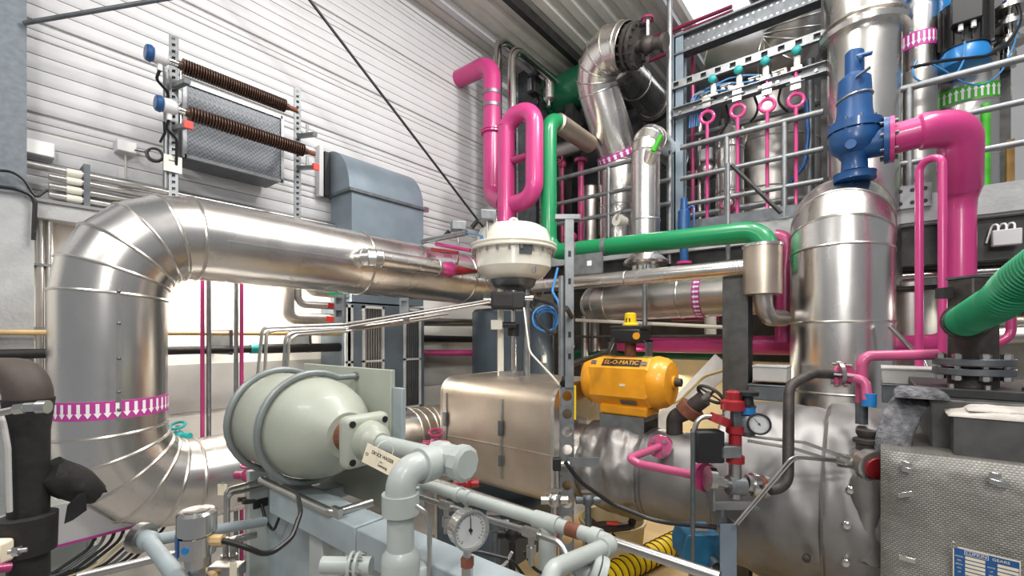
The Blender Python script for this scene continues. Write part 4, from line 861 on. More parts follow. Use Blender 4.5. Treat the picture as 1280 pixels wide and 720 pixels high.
# gearbox cover with folded cloth, roll of felt
cx0 = 3.3; cy0 = W(1163, 520, X=cx0).y; cz1 = W(1175, 492, X=cx0).z + .0; cz0 = gz - .02
t = thing('gearbox_cover', 'grey steel gearbox cover behind the woven blanket', 'cover', (cx0, cy0 - .6, cz0))
MB().bx(cx0, 4.5, cy0 - 1.3, cy0, cz0, cz1 - .03).build('housing', 'steel_grey', t, .01); MB().bx(cx0 + .12, 4.4, cy0 - 1.3, cy0 + .05, cz1 - .03, cz1 + .02).build('top_plate', 'steel_dark', t, .006)
MB().bx(cx0 - .012, cx0, cy0 - 1.2, cy0 - .1, cz0 + .03, cz1 - .09).build('side_rib', 'galvanised', t)
bb = MB()
for i in range(8): bb.cyl((cx0 + .2, cy0 - .1 - .14 * i, cz1 + .015), (cx0 + .2, cy0 - .1 - .14 * i, cz1 + .04), .016, n=6)
bb.build('bolt_row', 'steel', t, kind='stuff')
def slab(mb, c, sx, sy, sz, seed, nx=14, ny=22, amp=.012):
    g = []
    for i in range(nx + 1):
        for j in range(ny + 1):
            u, v = i / nx, j / ny; e = min(1, 5 * min(u, 1 - u, v, 1 - v)); q = V((u * 3, v * 4, seed))
            g.append((u, v, e, mathutils.noise.fractal(q, 1, 2, 3)))
    top = [V((c[0] + (u - .5) * sx, c[1] + (v - .5) * sy + n_ * .01, c[2] + sz * (.35 + .65 * e ** .5) + n_ * amp)) for u, v, e, n_ in g]
    bot = [V((c[0] + (u - .5) * sx, c[1] + (v - .5) * sy, c[2])) for u, v, e, n_ in g]; N = len(g)
    f1 = []; k = ny + 1
    for i in range(nx):
        for j in range(ny): a = i * k + j; f1 += [(a, a + 1, a + k + 1, a + k), (N + a, N + a + k, N + a + k + 1, N + a + 1)]
    edge = [j for j in range(k)] + [i * k + ny for i in range(1, nx + 1)] + [nx * k + j for j in range(ny - 1, -1, -1)] + [i * k for i in range(nx - 1, 0, -1)]
    for a, b in zip(edge, edge[1:] + edge[:1]): f1.append((a, b, N + b, N + a))
    return mb.add(top + bot, f1)
p = W(1232, 512, X=3.36); t = thing('folded_cloth', 'folded pale cloth lying on the gearbox cover', 'cloth', (3.4, p.y, cz1))
zc_ = W(1232, 520, X=3.25).z
slab(MB(), (3.24, p.y - .06, zc_ - .0), .22, .44, .035, 3.).build('lower_fold', 'cloth', t, ang=70); slab(MB(), (3.25, p.y - .10, zc_ + .03), .2, .38, .022, 8., amp=.01).build('upper_fold', 'cloth', t, ang=70)
MB().bx(3.14, 3.34, p.y - .34, p.y + .14, cz0, zc_ + .004).build('ledge', 'steel_grey', t)
t = thing('felt_roll', 'shaggy grey felt wrap hanging over the edge between turbine jacket and gearbox', 'felt', W(1128, 520, X=3.45))
mb = MB(); rs = []
pts = [W(1112, 575, X=3.25), W(1118, 545, X=3.25), W(1128, 515, X=3.3), W(1142, 497, X=3.4), W(1150, 492, X=3.8)]
for i, q in enumerate(pts):
    ring = []
    for j in range(20):
        a = 2 * math.pi * j / 20; r_ = .075 * (1 + .25 * mathutils.noise.noise(V((math.cos(a) * 2, math.sin(a) * 2, i * .9)))); ring.append(q + V((math.sin(a) * r_ * .5, math.cos(a) * r_ * 1.1, math.sin(a) * r_ * .35)))
    rs.append(ring)
mb.rings(rs); o = mb.build('wrap', 'wool', t, ang=80); s_ = o.modifiers.new('soft', 'SUBSURF'); s_.levels = 1; s_.render_levels = 1
slab(MB(), (3.35, W(1150, 488, X=3.35).y, cz1 - .03), .2, .22, .05, 5.).build('flap', 'wool', t, ang=80)
# dark pipe stack with big flange and green hose
rx_ = V((ST, -CT, 0)); fw_ = V((CT, ST, 0))
fx, fy = 3.62, W(1216, 460, X=3.62).y
zf = W(1216, 458, X=fx).z
t = thing('flanged_stack', 'dark grey upright pipe with a big bolted flange on the gearbox cover', 'pipe', (fx, fy, cz1 + .02))
MB().cyl((fx, fy, cz1 + .0), (fx, fy, zf - .03), .105, n=36).build('stub', 'iron', t)
for q in (-.027, .027): MB().lathe((fx, fy, zf + q - .019), (0, 0, 1), [(0, .166), (.003, .17), (.035, .17), (.038, .166)], 48).build('flange', 'galv_dark', t)
for i in range(8):
    a = 2 * math.pi * (i + .3) / 8; q = V((fx + .14 * math.cos(a), fy + .14 * math.sin(a), zf)); MB().tube([q - V((0, 0, .075)), q + V((0, 0, .075))], .013, 8).cyl(q + V((0, 0, .047)), q + V((0, 0, .07)), .025, n=6).cyl(q - V((0, 0, .07)), q - V((0, 0, .047)), .025, n=6).build('flange_bolt', 'steel', t)
MB().box((fx, fy, (zf + .04 + W(1216, 348, X=fx).z) / 2), (.15, .15, W(1216, 348, X=fx).z - zf - .04), (rx_, fw_, V((0, 0, 1)))).build('square_tube', 'iron', t, .008); MB().box((fx, fy, W(1216, 347, X=fx).z), (.16, .16, .012), (rx_, fw_, V((0, 0, 1)))).build('top_rim', 'galv_dark', t)
zs = W(1216, 372, X=fx).z
p = W(1200, 366, X=3.5); 
MB().beam((fx - .05, fy + .14, W(1203, 366, X=fx).z), (fx - .02, fy + .1, W(1203, 366, X=fx).z), .06, .06).build('square_stub', 'steel_dark', t)
h0, h1 = W(1205, 402, X=3.45), W(1236, 384, d=2.15)
MB().cyl(V((fx, fy, h0.z + .02)), h0, .10).build('hose_spigot', 'iron', t)
hp = fil([h0 - (h1 - h0).normalized() * .02, h0.lerp(h1, .5), W(1252, 376, d=2.0), W(1275, 352, d=1.88), W(1320, 320, d=1.7)], .35, 8)
full = []
for a, b in zip(hp, hp[1:]):
    k = max(1, int((b - a).length / .0035)); full += [a.lerp(b, i / k) for i in range(k)]
full.append(hp[-1]); acc = 0; rad = []
for i, q in enumerate(full): acc += (q - full[i - 1]).length if i else 0; rad.append(.076 + .009 * math.sin(acc / .021 * 2 * math.pi))
t = thing('green_hose', 'ribbed green hose leading from the dark flanged stack out at the right edge', 'hose', h0)
MB().tube(full, .08, 24, False, rad).build('ribbed_tube', 'green_hose', t, ang=80); MB().lathe(h0 - (h1 - h0).normalized() * .03, h1 - h0, [(0, .088), (.045, .09)], 28).build('hose_clip', 'iron', t)
# small pink pipe with flange and brown pipe over the turbine
t = thing('bleed_pipe', 'slim pink pipe running level above the turbine jacket and bending down', 'pipe', W(1075, 470, X=3.5))
q = W(1077, 505, d=2.75); zz = W(1077, 445, d=2.75).z
MB().tube(fil([(q.x, q.y, q.z), (q.x, q.y, zz), W(1172, 443, X=q.x + .15)], .06, 6), .031, 16).build('main_tube', 'pink_soft', t)
MB().tube(fil([W(1058, 471, d=2.74), W(1082, 475, d=2.68), W(1084, 500, d=2.66)], .05, 6), .026, 16).build('branch_tube', 'pink_soft', t)
MB().cyl(W(1056, 469, d=2.745), W(1053, 468.6, d=2.76), .075).build('flange', 'pink_soft', t)
MB().cyl(q - V((0, 0, .12)), q + V((0, 0, .01)), .032).build('socket', 'galv_dark', t); MB().cyl(W(1086, 508, d=2.66), W(1087, 492, d=2.66), .035).build('blue_clip', 'blue_bright', t)
t = thing('brown_pipe', 'bare brown pipe bent over in front of the turbine jacket, ending in a flange', 'pipe', W(985, 610, d=2.5))
MB().tube(fil([W(962, 612, d=2.5), W(985, 611, d=2.5), W(986, 482, d=2.62), W(1016, 467, d=2.72), W(1046, 468, d=2.76)], .10, 7), .029, 16).build('tube', 'iron', t)
MB().cyl(W(1045, 468, d=2.762), W(1050, 468, d=2.758), .08).build('flange', 'steel', t); bolts(W(1051, 468, d=2.757), W(1056, 469, d=2.745) - W(1045, 468, d=2.762), .06, 4, .008, .1).build('bolt_circle', 'steel', t, kind='stuff')
# lantern like instrument at turbine
t = thing('oil_sight_valve', 'small grey valve body with a red seal beside the woven blanket', 'valve', W(1085, 575, d=2.55)); c0 = W(1083, 577, d=2.6)
MB().sphere(c0, .085, 20, (.9, 1, 1)).build('body', 'steel', t); MB().lathe(c0 + V((0, 0, .06)), (0, 0, 1), [(0, .05), (.04, .05), (.05, .065), (.07, .065), (.08, .04), (.1, .05), (.12, .05)], 20).build('bonnet', 'iron', t)
MB().cyl(c0 + V((-.02, .06, -.01)), c0 + V((-.04, .13, .005)), .035).build('side_port', 'steel', t); MB().lathe(c0 + V((-.05, -.03, 0)), (-.7, -.5, -.2), [(-.03, .09), (.02, .09), (.028, .075)], 28).build('ring', 'steel', t); MB().lathe(c0 + V((-.055, -.032, -.005)), (-.7, -.5, -.2), [(0, .062), (.036, .062)], 20).build('seal', 'red', t)
t = thing('jacket_flap', 'dark creased flap of jacket cloth hanging below the small grey valve body', 'flap', W(1085, 640, d=2.5))
crumple_pts = []
mb = MB(); rs = []
for i in range(8):
    q = W(1083 + i * .8, 598 + i * 15, d=2.52); rs.append([q + V((math.sin(2 * math.pi * j / 16) * .04, math.cos(2 * math.pi * j / 16) * .065 * (1 + .25 * math.sin(i * 1.3)), .01 * math.sin(j * 2 + i))) for j in range(16)])
mb.rings(rs).build('cloth', 'jacket', t, ang=80)
# ---------------------------------------------------------------- diaphragm actuator on the valve box
ax_, ay_ = 3.82, W(642, 320, X=3.82).y
zA = lambda py: W(642, py, X=ax_).z
t = thing('diaphragm_actuator', 'white diaphragm actuator dome on a yoke above the insulated valve box', 'actuator', (ax_, ay_, zt))
k_ = W(642, 300, X=ax_); kk = (V((ax_, ay_, 0)) - V((0, 0, 0))).length; dA = k_.x * CT + k_.y * ST; R_ = 54 * dA / 568
MB().lathe((ax_, ay_, zA(350)), (0, 0, 1), [(0, R_ * .55), (.04, R_ * .72), (.12, R_ * .86), (zA(314) - zA(350), R_ * .87)], 48).build('lower_case', 'cream', t)
MB().lathe((ax_, ay_, zA(315)), (0, 0, 1), [(0, R_ * .98), (.01, R_), (.025, R_), (.03, R_ * .97), (.045, R_ * .97), (.05, R_), (.065, R_), (.075, R_ * .95)], 48).build('case_flange', 'cream', t)
MB().lathe((ax_, ay_, zA(309)), (0, 0, 1), [(0, R_ * .86), (.10, R_ * .84), (.17, R_ * .78), (.215, R_ * .62), (.23, R_ * .3), (.235, .02)], 48).build('upper_case', 'cream', t)
for i in range(22):
    a = 2 * math.pi * i / 22; q = V((ax_ + R_ * .93 * math.cos(a), ay_ + R_ * .93 * math.sin(a), zA(312))); MB().cyl(q - V((0, 0, .07)), q + V((0, 0, .05)), .014, n=6).build('case_bolt', 'steel', t)
MB().ring((ax_, ay_, zA(283) + .04), (CT, ST, 0), .045, .014, 20, 8).build('lifting_eye', 'cream', t)
dv = V((-CT * .9, -ST * .9, 0)).normalized(); sv = V((0, 0, 1)).cross(dv)
pc = V((ax_, ay_, zA(320))) + (dv * .96 + V((.7, -.7, 0)) * .28).normalized() * R_ * .885
n_ = (pc - V((ax_, ay_, pc.z))).normalized(); MB().box(pc, (.13, .012, .09), (V((0, 0, 1)).cross(n_), n_, V((0, 0, 1)))).build('rating_plate', 'galv_dark', t)
MB().lathe((ax_, ay_, zA(362)), (0, 0, 1), [(0, .11), (.02, .2), (.04, .22), (zA(350) - zA(362), .25)], 32).build('neck', 'galv_dark', t)
for s in (-1, 1):
    q = V((ax_, ay_, 0)) + V((ST, -CT, 0)) * s * .14; MB().tube([(q.x, q.y, zA(358)), (q.x, q.y, zt - .0)], .035, 12).build('yoke_leg', 'cream' if s < 0 else 'galvanised', t)
MB().cyl((ax_, ay_, zt), (ax_, ay_, zA(355)), .028).build('stem', 'chrome', t); MB().cyl((ax_, ay_, zA(420)), (ax_, ay_, zA(405)), .06).build('stem_coupling', 'black', t)
MB().bx(ax_ - .12, ax_ + .1, ay_ - .1, ay_ + .1, zt, zt + .05).build('bonnet', 'galvanised', t)
for a_ in (-.75, 0.9): MB().cyl((ax_ - .1, ay_ + a_ * R_, zA(345)), (ax_ - .1, ay_ + a_ * R_, zA(318)), .018, n=8).build('drain_rod', 'steel', t)
t = thing('positioner', 'black positioner box on the yoke of the white diaphragm actuator', 'box', W(636, 376, X=3.6)); p = W(635, 376, X=3.62)
rx = V((ST, -CT, 0)); fw = V((CT, ST, 0))
MB().box(p, (.34, .22, .17), (rx, fw, V((0, 0, 1)))).build('housing', 'black', t, .012); MB().box(p - rx * .05 - fw * .115, (.2, .012, .13), (rx, fw, V((0, 0, 1)))).build('cover', 'rubber', t, .006)
MB().cyl(p - rx * .17, p - rx * .25, .035).build('port', 'steel', t); MB().cyl(p + rx * .17 + V((0, 0, .03)), p + rx * .26 + V((0, 0, .03)), .03).build('gland', 'steel', t)
for off, py, l in ((-.13, 405, 'small white limit switch left of the actuator stem'),):
    p2 = W(621, 406, X=3.6); s2 = thing('limit_switch', l, 'switch', p2); MB().box(p2, (.12, .09, .1), (rx, fw, V((0, 0, 1)))).build('housing', 'cream', s2, .008); MB().cyl(p2 + rx * .06, p2 + rx * .2, .03).build('roller_arm', 'black', s2)
for i, pts in enumerate(([(668, 374), (692, 380), (710, 405), (716, 432), (712, 436)], [(665, 382), (674, 405), (690, 418), (705, 408), (716, 398), (708, 385)], [(655, 385), (662, 440), (690, 470), (700, 482)])):
    solo(MB().tube(fil([W(*q, d=4.0 - .255 * k) for k, q in enumerate(pts)], .2, 5), (.017, .015, .008)[i], 10), 'signal_cable', ('cable', 'cable', 'cream')[i], ('thick black cable arching from the positioner to the perforated post', 'second black cable looping under the positioner', 'white cable curving from the yoke over the valve box')[i], 'cable')
t = thing('air_hose_coil', 'coiled light blue air hose beside the positioner', 'hose', W(680, 395, d=3.8))
for k in range(3): MB().ring(W(682 + k, 398 + 2 * k, d=3.85 + .03 * k), (.7, .5, .2 * k - .2), .11 - .01 * k, .008, 30, 6).build('coil', 'blue_bright', t)
part_pipe(t, 'lead', [W(692, 410, d=3.8), W(700, 380, d=3.75), W(690, 365, d=3.9), W(697, 335, d=4.0)], .011, 'blue_bright', .1)
# ---------------------------------------------------------------- yellow rotary actuator
yA, yB = W(737, 475, X=XM).y, W(843, 480, X=XM).y; zY = W(790, 476, X=XM).z; ctr = (yA + yB) / 2
t = thing('rotary_actuator', 'yellow pneumatic rotary actuator on a steel bracket above the jacketed pipe', 'actuator', (XM, ctr, 1.48))
def octa(y, hx, hz, ch): return [V((XM + a * hx, y, zY + b * hz)) for a, b in ((-1 + ch, 1), (1 - ch, 1), (1, 1 - ch), (1, -1 + ch), (1 - ch, -1), (-1 + ch, -1), (-1, -1 + ch), (-1, 1 - ch))]
MB().rings([octa(yA - .13, .2, .2, .45), octa(yA - .11, .21, .21, .42), octa(yB + .17, .21, .21, .42), octa(yB + .15, .2, .2, .45)]).build('body', 'yellow', t)
for y, s in ((yA - .12, 1), (yB + .16, -1)):
    MB().lathe((XM, y, zY), (0, s, 0), [(0, .215), (.02, .222), (.08, .215), (.11, .19), (.125, .1), (.125, .02)] if s > 0 else [(0, .222), (.03, .225), (.1, .21), (.14, .18), (.155, .1), (.155, .02)], 32).build('end_cap', 'yellow', t)
MB().cyl((XM, yB + .02, zY + .01), (XM, yB - .06, zY + .01), .035).build('stop_bolt', 'iron', t)
MB().lathe((XM, yB + .005, zY + .01), (0, -1, 0), [(0, .055), (.015, .055)], 16).build('stop_boss', 'yellow', t)
MB().bx(XM - .15, XM + .15, ctr - .22, ctr + .22, zY - .29, zY - .2).build('lower_housing', 'yellow', t, .02)
cb_ = [(sx, sy) for sx in (-1,) for sy in (0, 1)]
for y in (yB + .185, yA - .15): MB().cyl((XM - .17, y - .02, zY + .16), (XM - .17, y + .03, zY + .16), .022, n=8).build('corner_screw', 'steel', t)
zpl = zY + .10; e = XM - .2115
xd, yd = V((0, -1, 0)), V((0, 0, 1)); nw_ = V((-1, 0, 0))
# the maker's name is on the sloping upper face
s_out = V((-1, 0, 1)).normalized(); s_up = V((1, 0, 1)).normalized(); 
pl = V((XM - .21 * .79, ctr + .0, zY + .21 * .79)); 
MB().box(pl + s_out * .002, (.35, .08, .004), (xd, s_up, s_out)).build('name_label', 'black', t); text(t, 'EL-O-MATIC', pl + s_out * .005, xd, s_up, .062, 'yellow', wide=.31)
MB().box(V((e - .002, ctr - .03, zY - .02)), (.05, .02, .003), (xd, yd, nw_)).build('small_label', 'cream_tag', t)
pl2 = V((XM - .172, ctr - .07, zY - .165)); s2o = V((-1, 0, -1)).normalized(); MB().box(pl2 - V((.006, 0, .006)), (.14, .05, .004), (xd, V((-1, 0, 1)).normalized(), s2o)).build('rating_plate', 'galv_dark', t)
t2 = thing('position_indicator', 'black position indicator box with a yellow beacon on top of the yellow actuator', 'indicator', (XM, ctr, zY + .22)); p = W(788, 418, X=XM); zz = lambda py: W(788, py, X=XM).z
MB().bx(XM - .12, XM + .12, p.y - .14, p.y + .14, zz(429), zz(411)).build('housing', 'black', t2, .02); MB().bx(XM - .11, XM + .11, p.y - .15, p.y + .15, zz(412), zz(407)).build('lid', 'rubber', t2, .01)
MB().lathe((XM, p.y, zz(408)), (0, 0, 1), [(0, .07), (.02, .07), (.03, .052), (zz(392) - zz(408), .05), (zz(391) - zz(408), .03)], 20).build('beacon', 'yellow_bright', t2); MB().bx(XM - .05, XM - .048, p.y - .02, p.y + .02, zz(403), zz(398)).build('beacon_window', 'black', t2)
MB().cyl((XM - .12, p.y - .11, zz(420)), (XM - .135, p.y - .11, zz(420)), .03).build('side_cap', 'yellow', t2); MB().cyl((XM, p.y, zY + .22), (XM, p.y, zz(428)), .05).build('shaft', 'rust', t2)
for s in (-1, 1): MB().bx(XM - .06, XM + .06, p.y + s * .17 - .01, p.y + s * .17 + .01, zY + .22, zz(425)).build('bracket_ear', 'galv_dark', t2); MB().bx(XM - .06, XM + .06, p.y + s * .13 - .05, p.y + s * .13 + .05, zz(427), zz(425)).build('bracket_top', 'galv_dark', t2)
t = thing('actuator_bracket', 'grey steel box bracket between yellow actuator and jacketed pipe', 'bracket', (XM, ctr, 1.4)); bz = 1.34
MB().bx(XM - .16, XM + .16, ctr - .2, ctr + .21, zY - .33, zY - .29).build('top_plate', 'galvanised', t)
MB().bx(XM - .16, XM - .14, ctr - .2, ctr + .21, bz + .07, zY - .33).build('front_plate', 'galvanised', t); MB().bx(XM - .15, XM + .16, ctr - .2, ctr - .18, bz + .07, zY - .33).build('side_plate', 'steel_dark', t)
MB().bx(XM - .2, XM + .2, ctr - .24, ctr + .25, bz - .0, bz + .07).build('foot', 'iron', t); MB().cyl((XM, ctr, bz - .2), (XM, ctr, bz + .02), .2).build('valve_neck', 'iron', t)
for i, pts in enumerate(([(768, 422), (760, 440), (735, 448), (712, 458), (703, 480)], [(740, 446), (720, 452), (706, 468), (704, 486)])):
    solo(MB().tube(fil([W(*q, d=(4.02, 3.98)[i] - (.265, .34)[i] * k) for k, q in enumerate(pts)], .2, 5), .018, 10), 'signal_cable', 'cable', ('black cable from the yellow beacon box to the perforated post', 'second black cable dropping to the perforated post left of the yellow actuator')[i], 'cable')
# perforated post in front
pp = W(709, 500, d=2.95); zz = lambda py: W(709, py, d=2.95).z
t = thing('perforated_post', 'galvanised post with large round holes, standing left of the yellow actuator', 'post', (pp.x, pp.y, 0))
def holed(za, zb2, wd, pitch, R, nm):
    mb = MB(); k = max(1, round((zb2 - za) / pitch)); st = (zb2 - za) / k
    for i in range(k):
        c = V((pp.x, pp.y, za + (i + .5) * st)); n = 24; outer = []; inner = []
        for j in range(n):
            a = 2 * math.pi * j / n; cx, cz = math.cos(a), math.sin(a); sc = min(wd / 2 / max(1e-6, abs(cx)), st / 2 / max(1e-6, abs(cz)))
            outer.append(c + rx * cx * sc + V((0, 0, cz * sc))); inner.append(c + rx * cx * R + V((0, 0, cz * R)))
        mb.add(outer + inner, [(j, (j + 1) % n, n + (j + 1) % n, n + j) for j in range(n)])
    for s in (-1, 1): mb.box(V((pp.x, pp.y, (za + zb2) / 2)) + rx * s * wd / 2 + fw * .03, (.004, .06, zb2 - za), (rx, fw, V((0, 0, 1))))
    return mb.build(nm, 'galvanised', t)
holed(.0, zz(484), .085, .115, .033, 'holed_web')
MB().box(V((pp.x, pp.y, (zz(484) + zz(272)) / 2)) + rx * .012, (.055, .05, zz(272) - zz(484)), (rx, fw, V((0, 0, 1)))).build('upper_channel', 'galvanised', t)
MB().box(V((pp.x, pp.y, zz(272))), (.16, .06, .03), (rx, fw, V((0, 0, 1)))).build('top_bracket', 'galvanised', t); MB().cyl(V((pp.x, pp.y, zz(470))) - rx * .035, V((pp.x, pp.y, zz(345))) - rx * .035, .022).build('side_tube', 'galvanised', t)
MB().box(V((pp.x, pp.y, zz(503))) + rx * .05 , (.012, .02, .22), (rx, fw, V((0, 0, 1)))).build('yellow_strip', 'yellow_bright', t)
MB().box(V((pp.x, pp.y, zz(576))) + rx * .1 - fw * .03, (.2, .01, .06), (rx, fw, V((0, 0, 1)))).build('side_arm', 'galvanised', t)
sb = MB()
for py in (318, 352, 392, 418, 445): sb.box(V((pp.x, pp.y, zz(py))) - fw * .028 + rx * .012, (.018, .006, .035), (rx, fw, V((0, 0, 1))))
sb.build('slot', 'black', t, kind='stuff')
t = thing('proximity_sensor', 'black topped steel sensor fixed to the perforated post with a cable leaving it', 'sensor', W(697, 600, d=2.85)); p = W(696, 580, d=2.86)
MB().box(p, (.05, .05, .08), (rx, fw, V((0, 0, 1)))).build('plug', 'black', t, .006); MB().cyl(p - V((0, 0, .04)), p - V((0, 0, .2)), .02).build('barrel', 'steel', t); MB().cyl(p - V((0, 0, .19)), p - V((0, 0, .3)), .035, n=6).build('nut', 'galvanised', t); MB().cyl(p + rx * .02, p + rx * .08, .018).build('gland', 'steel', t)
solo(MB().tube(fil([W(*q, d=d_) for q, d_ in (((706, 577), 2.85), ((725, 602), 2.85), ((765, 630), 2.85), ((820, 652), 2.8), ((895, 659), 2.6))], .3, 6), .014, 10), 'sensor_cable', 'cable', 'black cable sagging from the perforated post to the teal blue box', 'cable')
# pink instrument line on the jacket
t = thing('drain_line', 'bent salmon pink drain line with a bolted flange on the jacketed pipe', 'pipe', W(825, 558, d=3.35)); c0 = W(825, 558, d=3.4); a0 = W(821, 560, d=3.3)
fl = (a0 - c0).normalized()
MB().cyl(c0 - fl * .0, c0 + fl * .035, .085, n=28).build('flange', 'pink_soft', t); MB().cyl(c0 - fl * .2, c0 - fl * .0, .06).build('nozzle', 'pink_deep', t); bolts(c0 + fl * .03, fl, .06, 4, .016, .05, ph=.5).build('bolt_circle', 'steel', t, kind='stuff')
MB().tube(fil([c0 + fl * .02, W(786, 573, d=3.05), W(800, 580, d=3.0), W(878, 596, d=2.72)], .05, 6), .026, 14).build('tube', 'pink_soft', t); MB().cyl(W(878, 596, d=2.73), W(883, 597, d=2.7), .085, n=28).build('end_flange', 'pink_deep', t)
# ---------------------------------------------------------------- instrument manifold in red and steel
t = thing('manifold', 'steel valve manifold with red fittings standing in front of the turbine jacket', 'valve', W(905, 600, d=2.6)); D_ = 2.6
def C(px, py, dd=0): return W(px, py, d=D_ + dd)
MB().cyl(C(884, 598), C(892, 599), .07).build('end_flange', 'steel', t); MB().cyl(C(890, 600), C(925, 608), .03).build('body_tube', 'steel', t)
MB().cyl(C(919, 622), C(919, 575), .035).build('riser', 'steel', t); MB().cyl(C(910, 606), C(930, 608), .055).build('tee', 'galvanised', t)
MB().lathe(C(919, 578), (0, 0, 1), [(0, .05), (.04, .05), (.05, .035), (.16, .035), (.17, .05), (.21, .05)], 20).build('red_column', 'red', t)
MB().box(C(909, 563), (.12, .1, .07), (rx, fw, V((0, 0, 1)))).build('block', 'galvanised', t, .006); MB().box(C(884, 557), (.16, .1, .18), (rx, fw, V((0, 0, 1)))).build('solenoid', 'black', t, .01)
MB().cyl(C(898, 530), C(902, 520), .06).build('red_elbow', 'red', t); MB().lathe(C(916, 512), (0, 0, 1), [(0, .065), (.05, .065), (.06, .04), (.1, .04), (.11, .02)], 20).build('red_cap', 'red', t)
MB().box(C(920, 525), (.05, .05, .16), (rx, fw, V((0, 0, 1)))).build('regulator_body', 'galv_dark', t, .008)
t = thing('regulator', 'grey air regulator with a light blue ring and black knob', 'regulator', C(934, 520)); 
MB().lathe(C(934, 545), (0, 0, 1), [(0, .03), (.03, .055), (.1, .055), (.12, .045)], 24).build('bowl', 'galv_dark', t); MB().lathe(C(934, 517), (0, 0, 1), [(0, .045), (.04, .045)], 24).build('ring', 'blue_bright', t); MB().lathe(C(934, 508), (0, 0, 1), [(0, .05), (.015, .035), (.06, .03), (.065, .06), (.085, .06)], 24).build('knob', 'black', t)
def gauge(name, label, c, nrm, R, mm='chrome', needle=2.2, depth=.05):
    g = thing(name, label, 'gauge', c); n = V(nrm).normalized(); u = V((0, 0, 1)).cross(n).normalized(); v = n.cross(u)
    MB().lathe(V(c) - n * depth, n, [(0, R * .85), (.004, R * .95), (depth * .75, R * .95), (depth * .8, R * 1.03), (depth, R * 1.03), (depth, R * .92), (depth * .72, R * .9)], 44).build('case', mm, g)
    MB().lathe(V(c) - n * depth * .22, n, [(0, R * .9), (.001, R * .9)], 44).build('dial', 'dial', g)
    tk = MB()
    for i in range(21):
        a = math.radians(-225 + 13.5 * i); e = u * math.cos(a) - v * math.sin(a); L_ = .16 if i % 5 == 0 else .09
        tk.box(V(c) - n * (depth * .2 - .002) + e * R * (.8 - L_ / 2), (R * L_, R * .025, .0006), (e, n.cross(e), n))
    tk.build('scale_print', 'black', g)
    e = u * math.cos(needle) + v * math.sin(needle); MB().box(V(c) - n * (depth * .2 - .005) + e * R * .22, (R * .85, R * .045, .001), (e, n.cross(e), n)).build('needle', 'black', g); MB().lathe(V(c) - n * depth * .2, n, [(0, R * .09), (.007, R * .09)], 16).build('hub', 'black', g)
    return g
c0 = C(949, 530, -.09); gg = gauge('pressure_gauge', 'small round pressure gauge beside the light blue regulator ring', c0, -(c0 - V((0, 0, EYE))) + V((0, 0, .1)), .056, 'iron', 2.3)
MB().ring(c0 + V((0, 0, 0)), -(c0 - V((0, 0, EYE))) + V((0, 0, .1)), .055, .006, 36, 8).build('rim', 'black', gg); MB().cyl(C(936, 530), C(945, 531, -.02), .012).build('stem', 'steel', t)
pipe('steel_tube', 'bent steel tube hooking up beside the red fittings', 'pipe', [C(866, 600), C(867, 540), C(873, 521), C(905, 521)], .014, 'steel', .06)
pipe('steel_tube', 'long upright steel tube in front of the teal blue box', 'pipe', [W(866, 540, d=2.5), W(866, 540, d=2.5) * 1 - V((0, 0, W(866, 540, d=2.5).z))], .012, 'galv_dark')
for i, (a_, b_, c_, l) in enumerate((((935, 545), (1005, 553), (1062, 574), 'upper thin steel line from manifold to the small grey valve'), ((935, 551), (990, 560), (1055, 580), 'lower thin steel line from manifold to the small grey valve'))):
    pipe('impulse_line', l, 'pipe', [W(*a_, d=2.6), W(*b_, d=2.55), W(*c_, d=2.52)], .009, 'steel', .05, 8)
for i in range(2):
    pipe('tied_line', ('left', 'right')[i] + ' of two tied steel lines sloping from the grey post to the small grey valve', 'pipe', [W(918 + 4 * i, 656, d=2.45), W(960 + 5 * i, 606, d=2.45), W(990 + 4 * i, 570 + 2 * i, d=2.45), W(1045, 574 + 3 * i, d=2.5)], .006, 'steel', .08, 8)
t = thing('ball_valve', 'steel ball valve with rings at the right end of the manifold', 'valve', C(944, 606)); 
for a_, b_, r_, mm in ((932, 938, .05, 'steel'), (938, 945, .065, 'chrome'), (946, 952, .055, 'rust'), (952, 958, .062, 'steel')): MB().cyl(C(a_, 604 + (a_ - 932) * .2), C(b_, 604 + (b_ - 932) * .2), r_).build('body_ring', mm, t)
# bracket, grey post, teal box
t = thing('post_bracket', 'grey sheet post folded to a channel below the manifold', 'post', W(915, 680, d=2.5)); p = W(907, 655, d=2.5)
a = W(900, 655, d=2.5); b = W(932, 650, d=2.45)
MB().box(V((a.x, a.y, a.z / 2)) + rx * .045, (.09, .006, a.z), (rx, fw, V((0, 0, 1)))).build('front_web', 'duct_blue', t); MB().box(V((a.x, a.y, a.z / 2)) + rx * .09 + fw * .05, (.006, .1, a.z), (rx, fw, V((0, 0, 1)))).build('side_web', 'galv_dark', t)
MB().box(C(915, 632), (.26, .1, .012), (rx, fw, V((0, 0, 1)))).build('shelf', 'galvanised', t); MB().box(C(888, 622), (.012, .1, .12), (rx, fw, V((0, 0, 1)))).build('upright_tab', 'galvanised', t); MB().box(C(900, 646), (.02, .06, .12), (rx, fw, V((0, 0, 1)))).build('hanger', 'galvanised', t)
t = thing('terminal_box', 'teal blue box with a slanted lid beside the grey sheet post', 'box', W(872, 690, d=2.75)); p = W(872, 680, d=2.78)
pr = [p + rx * a_ + V((0, 0, b_)) - fw * .1 for a_, b_ in ((-.12, -.07), (.12, -.11), (.125, .06), (.09, .10), (-.1, .10), (-.125, .02))]
MB().prism(pr, fw * .2).build('housing', 'teal_box', t, .008); MB().box(p + V((0, 0, .102)) - rx * 0, (.1, .12, .004), (rx, fw, V((0, 0, 1)))).build('label_plate', 'steel', t)
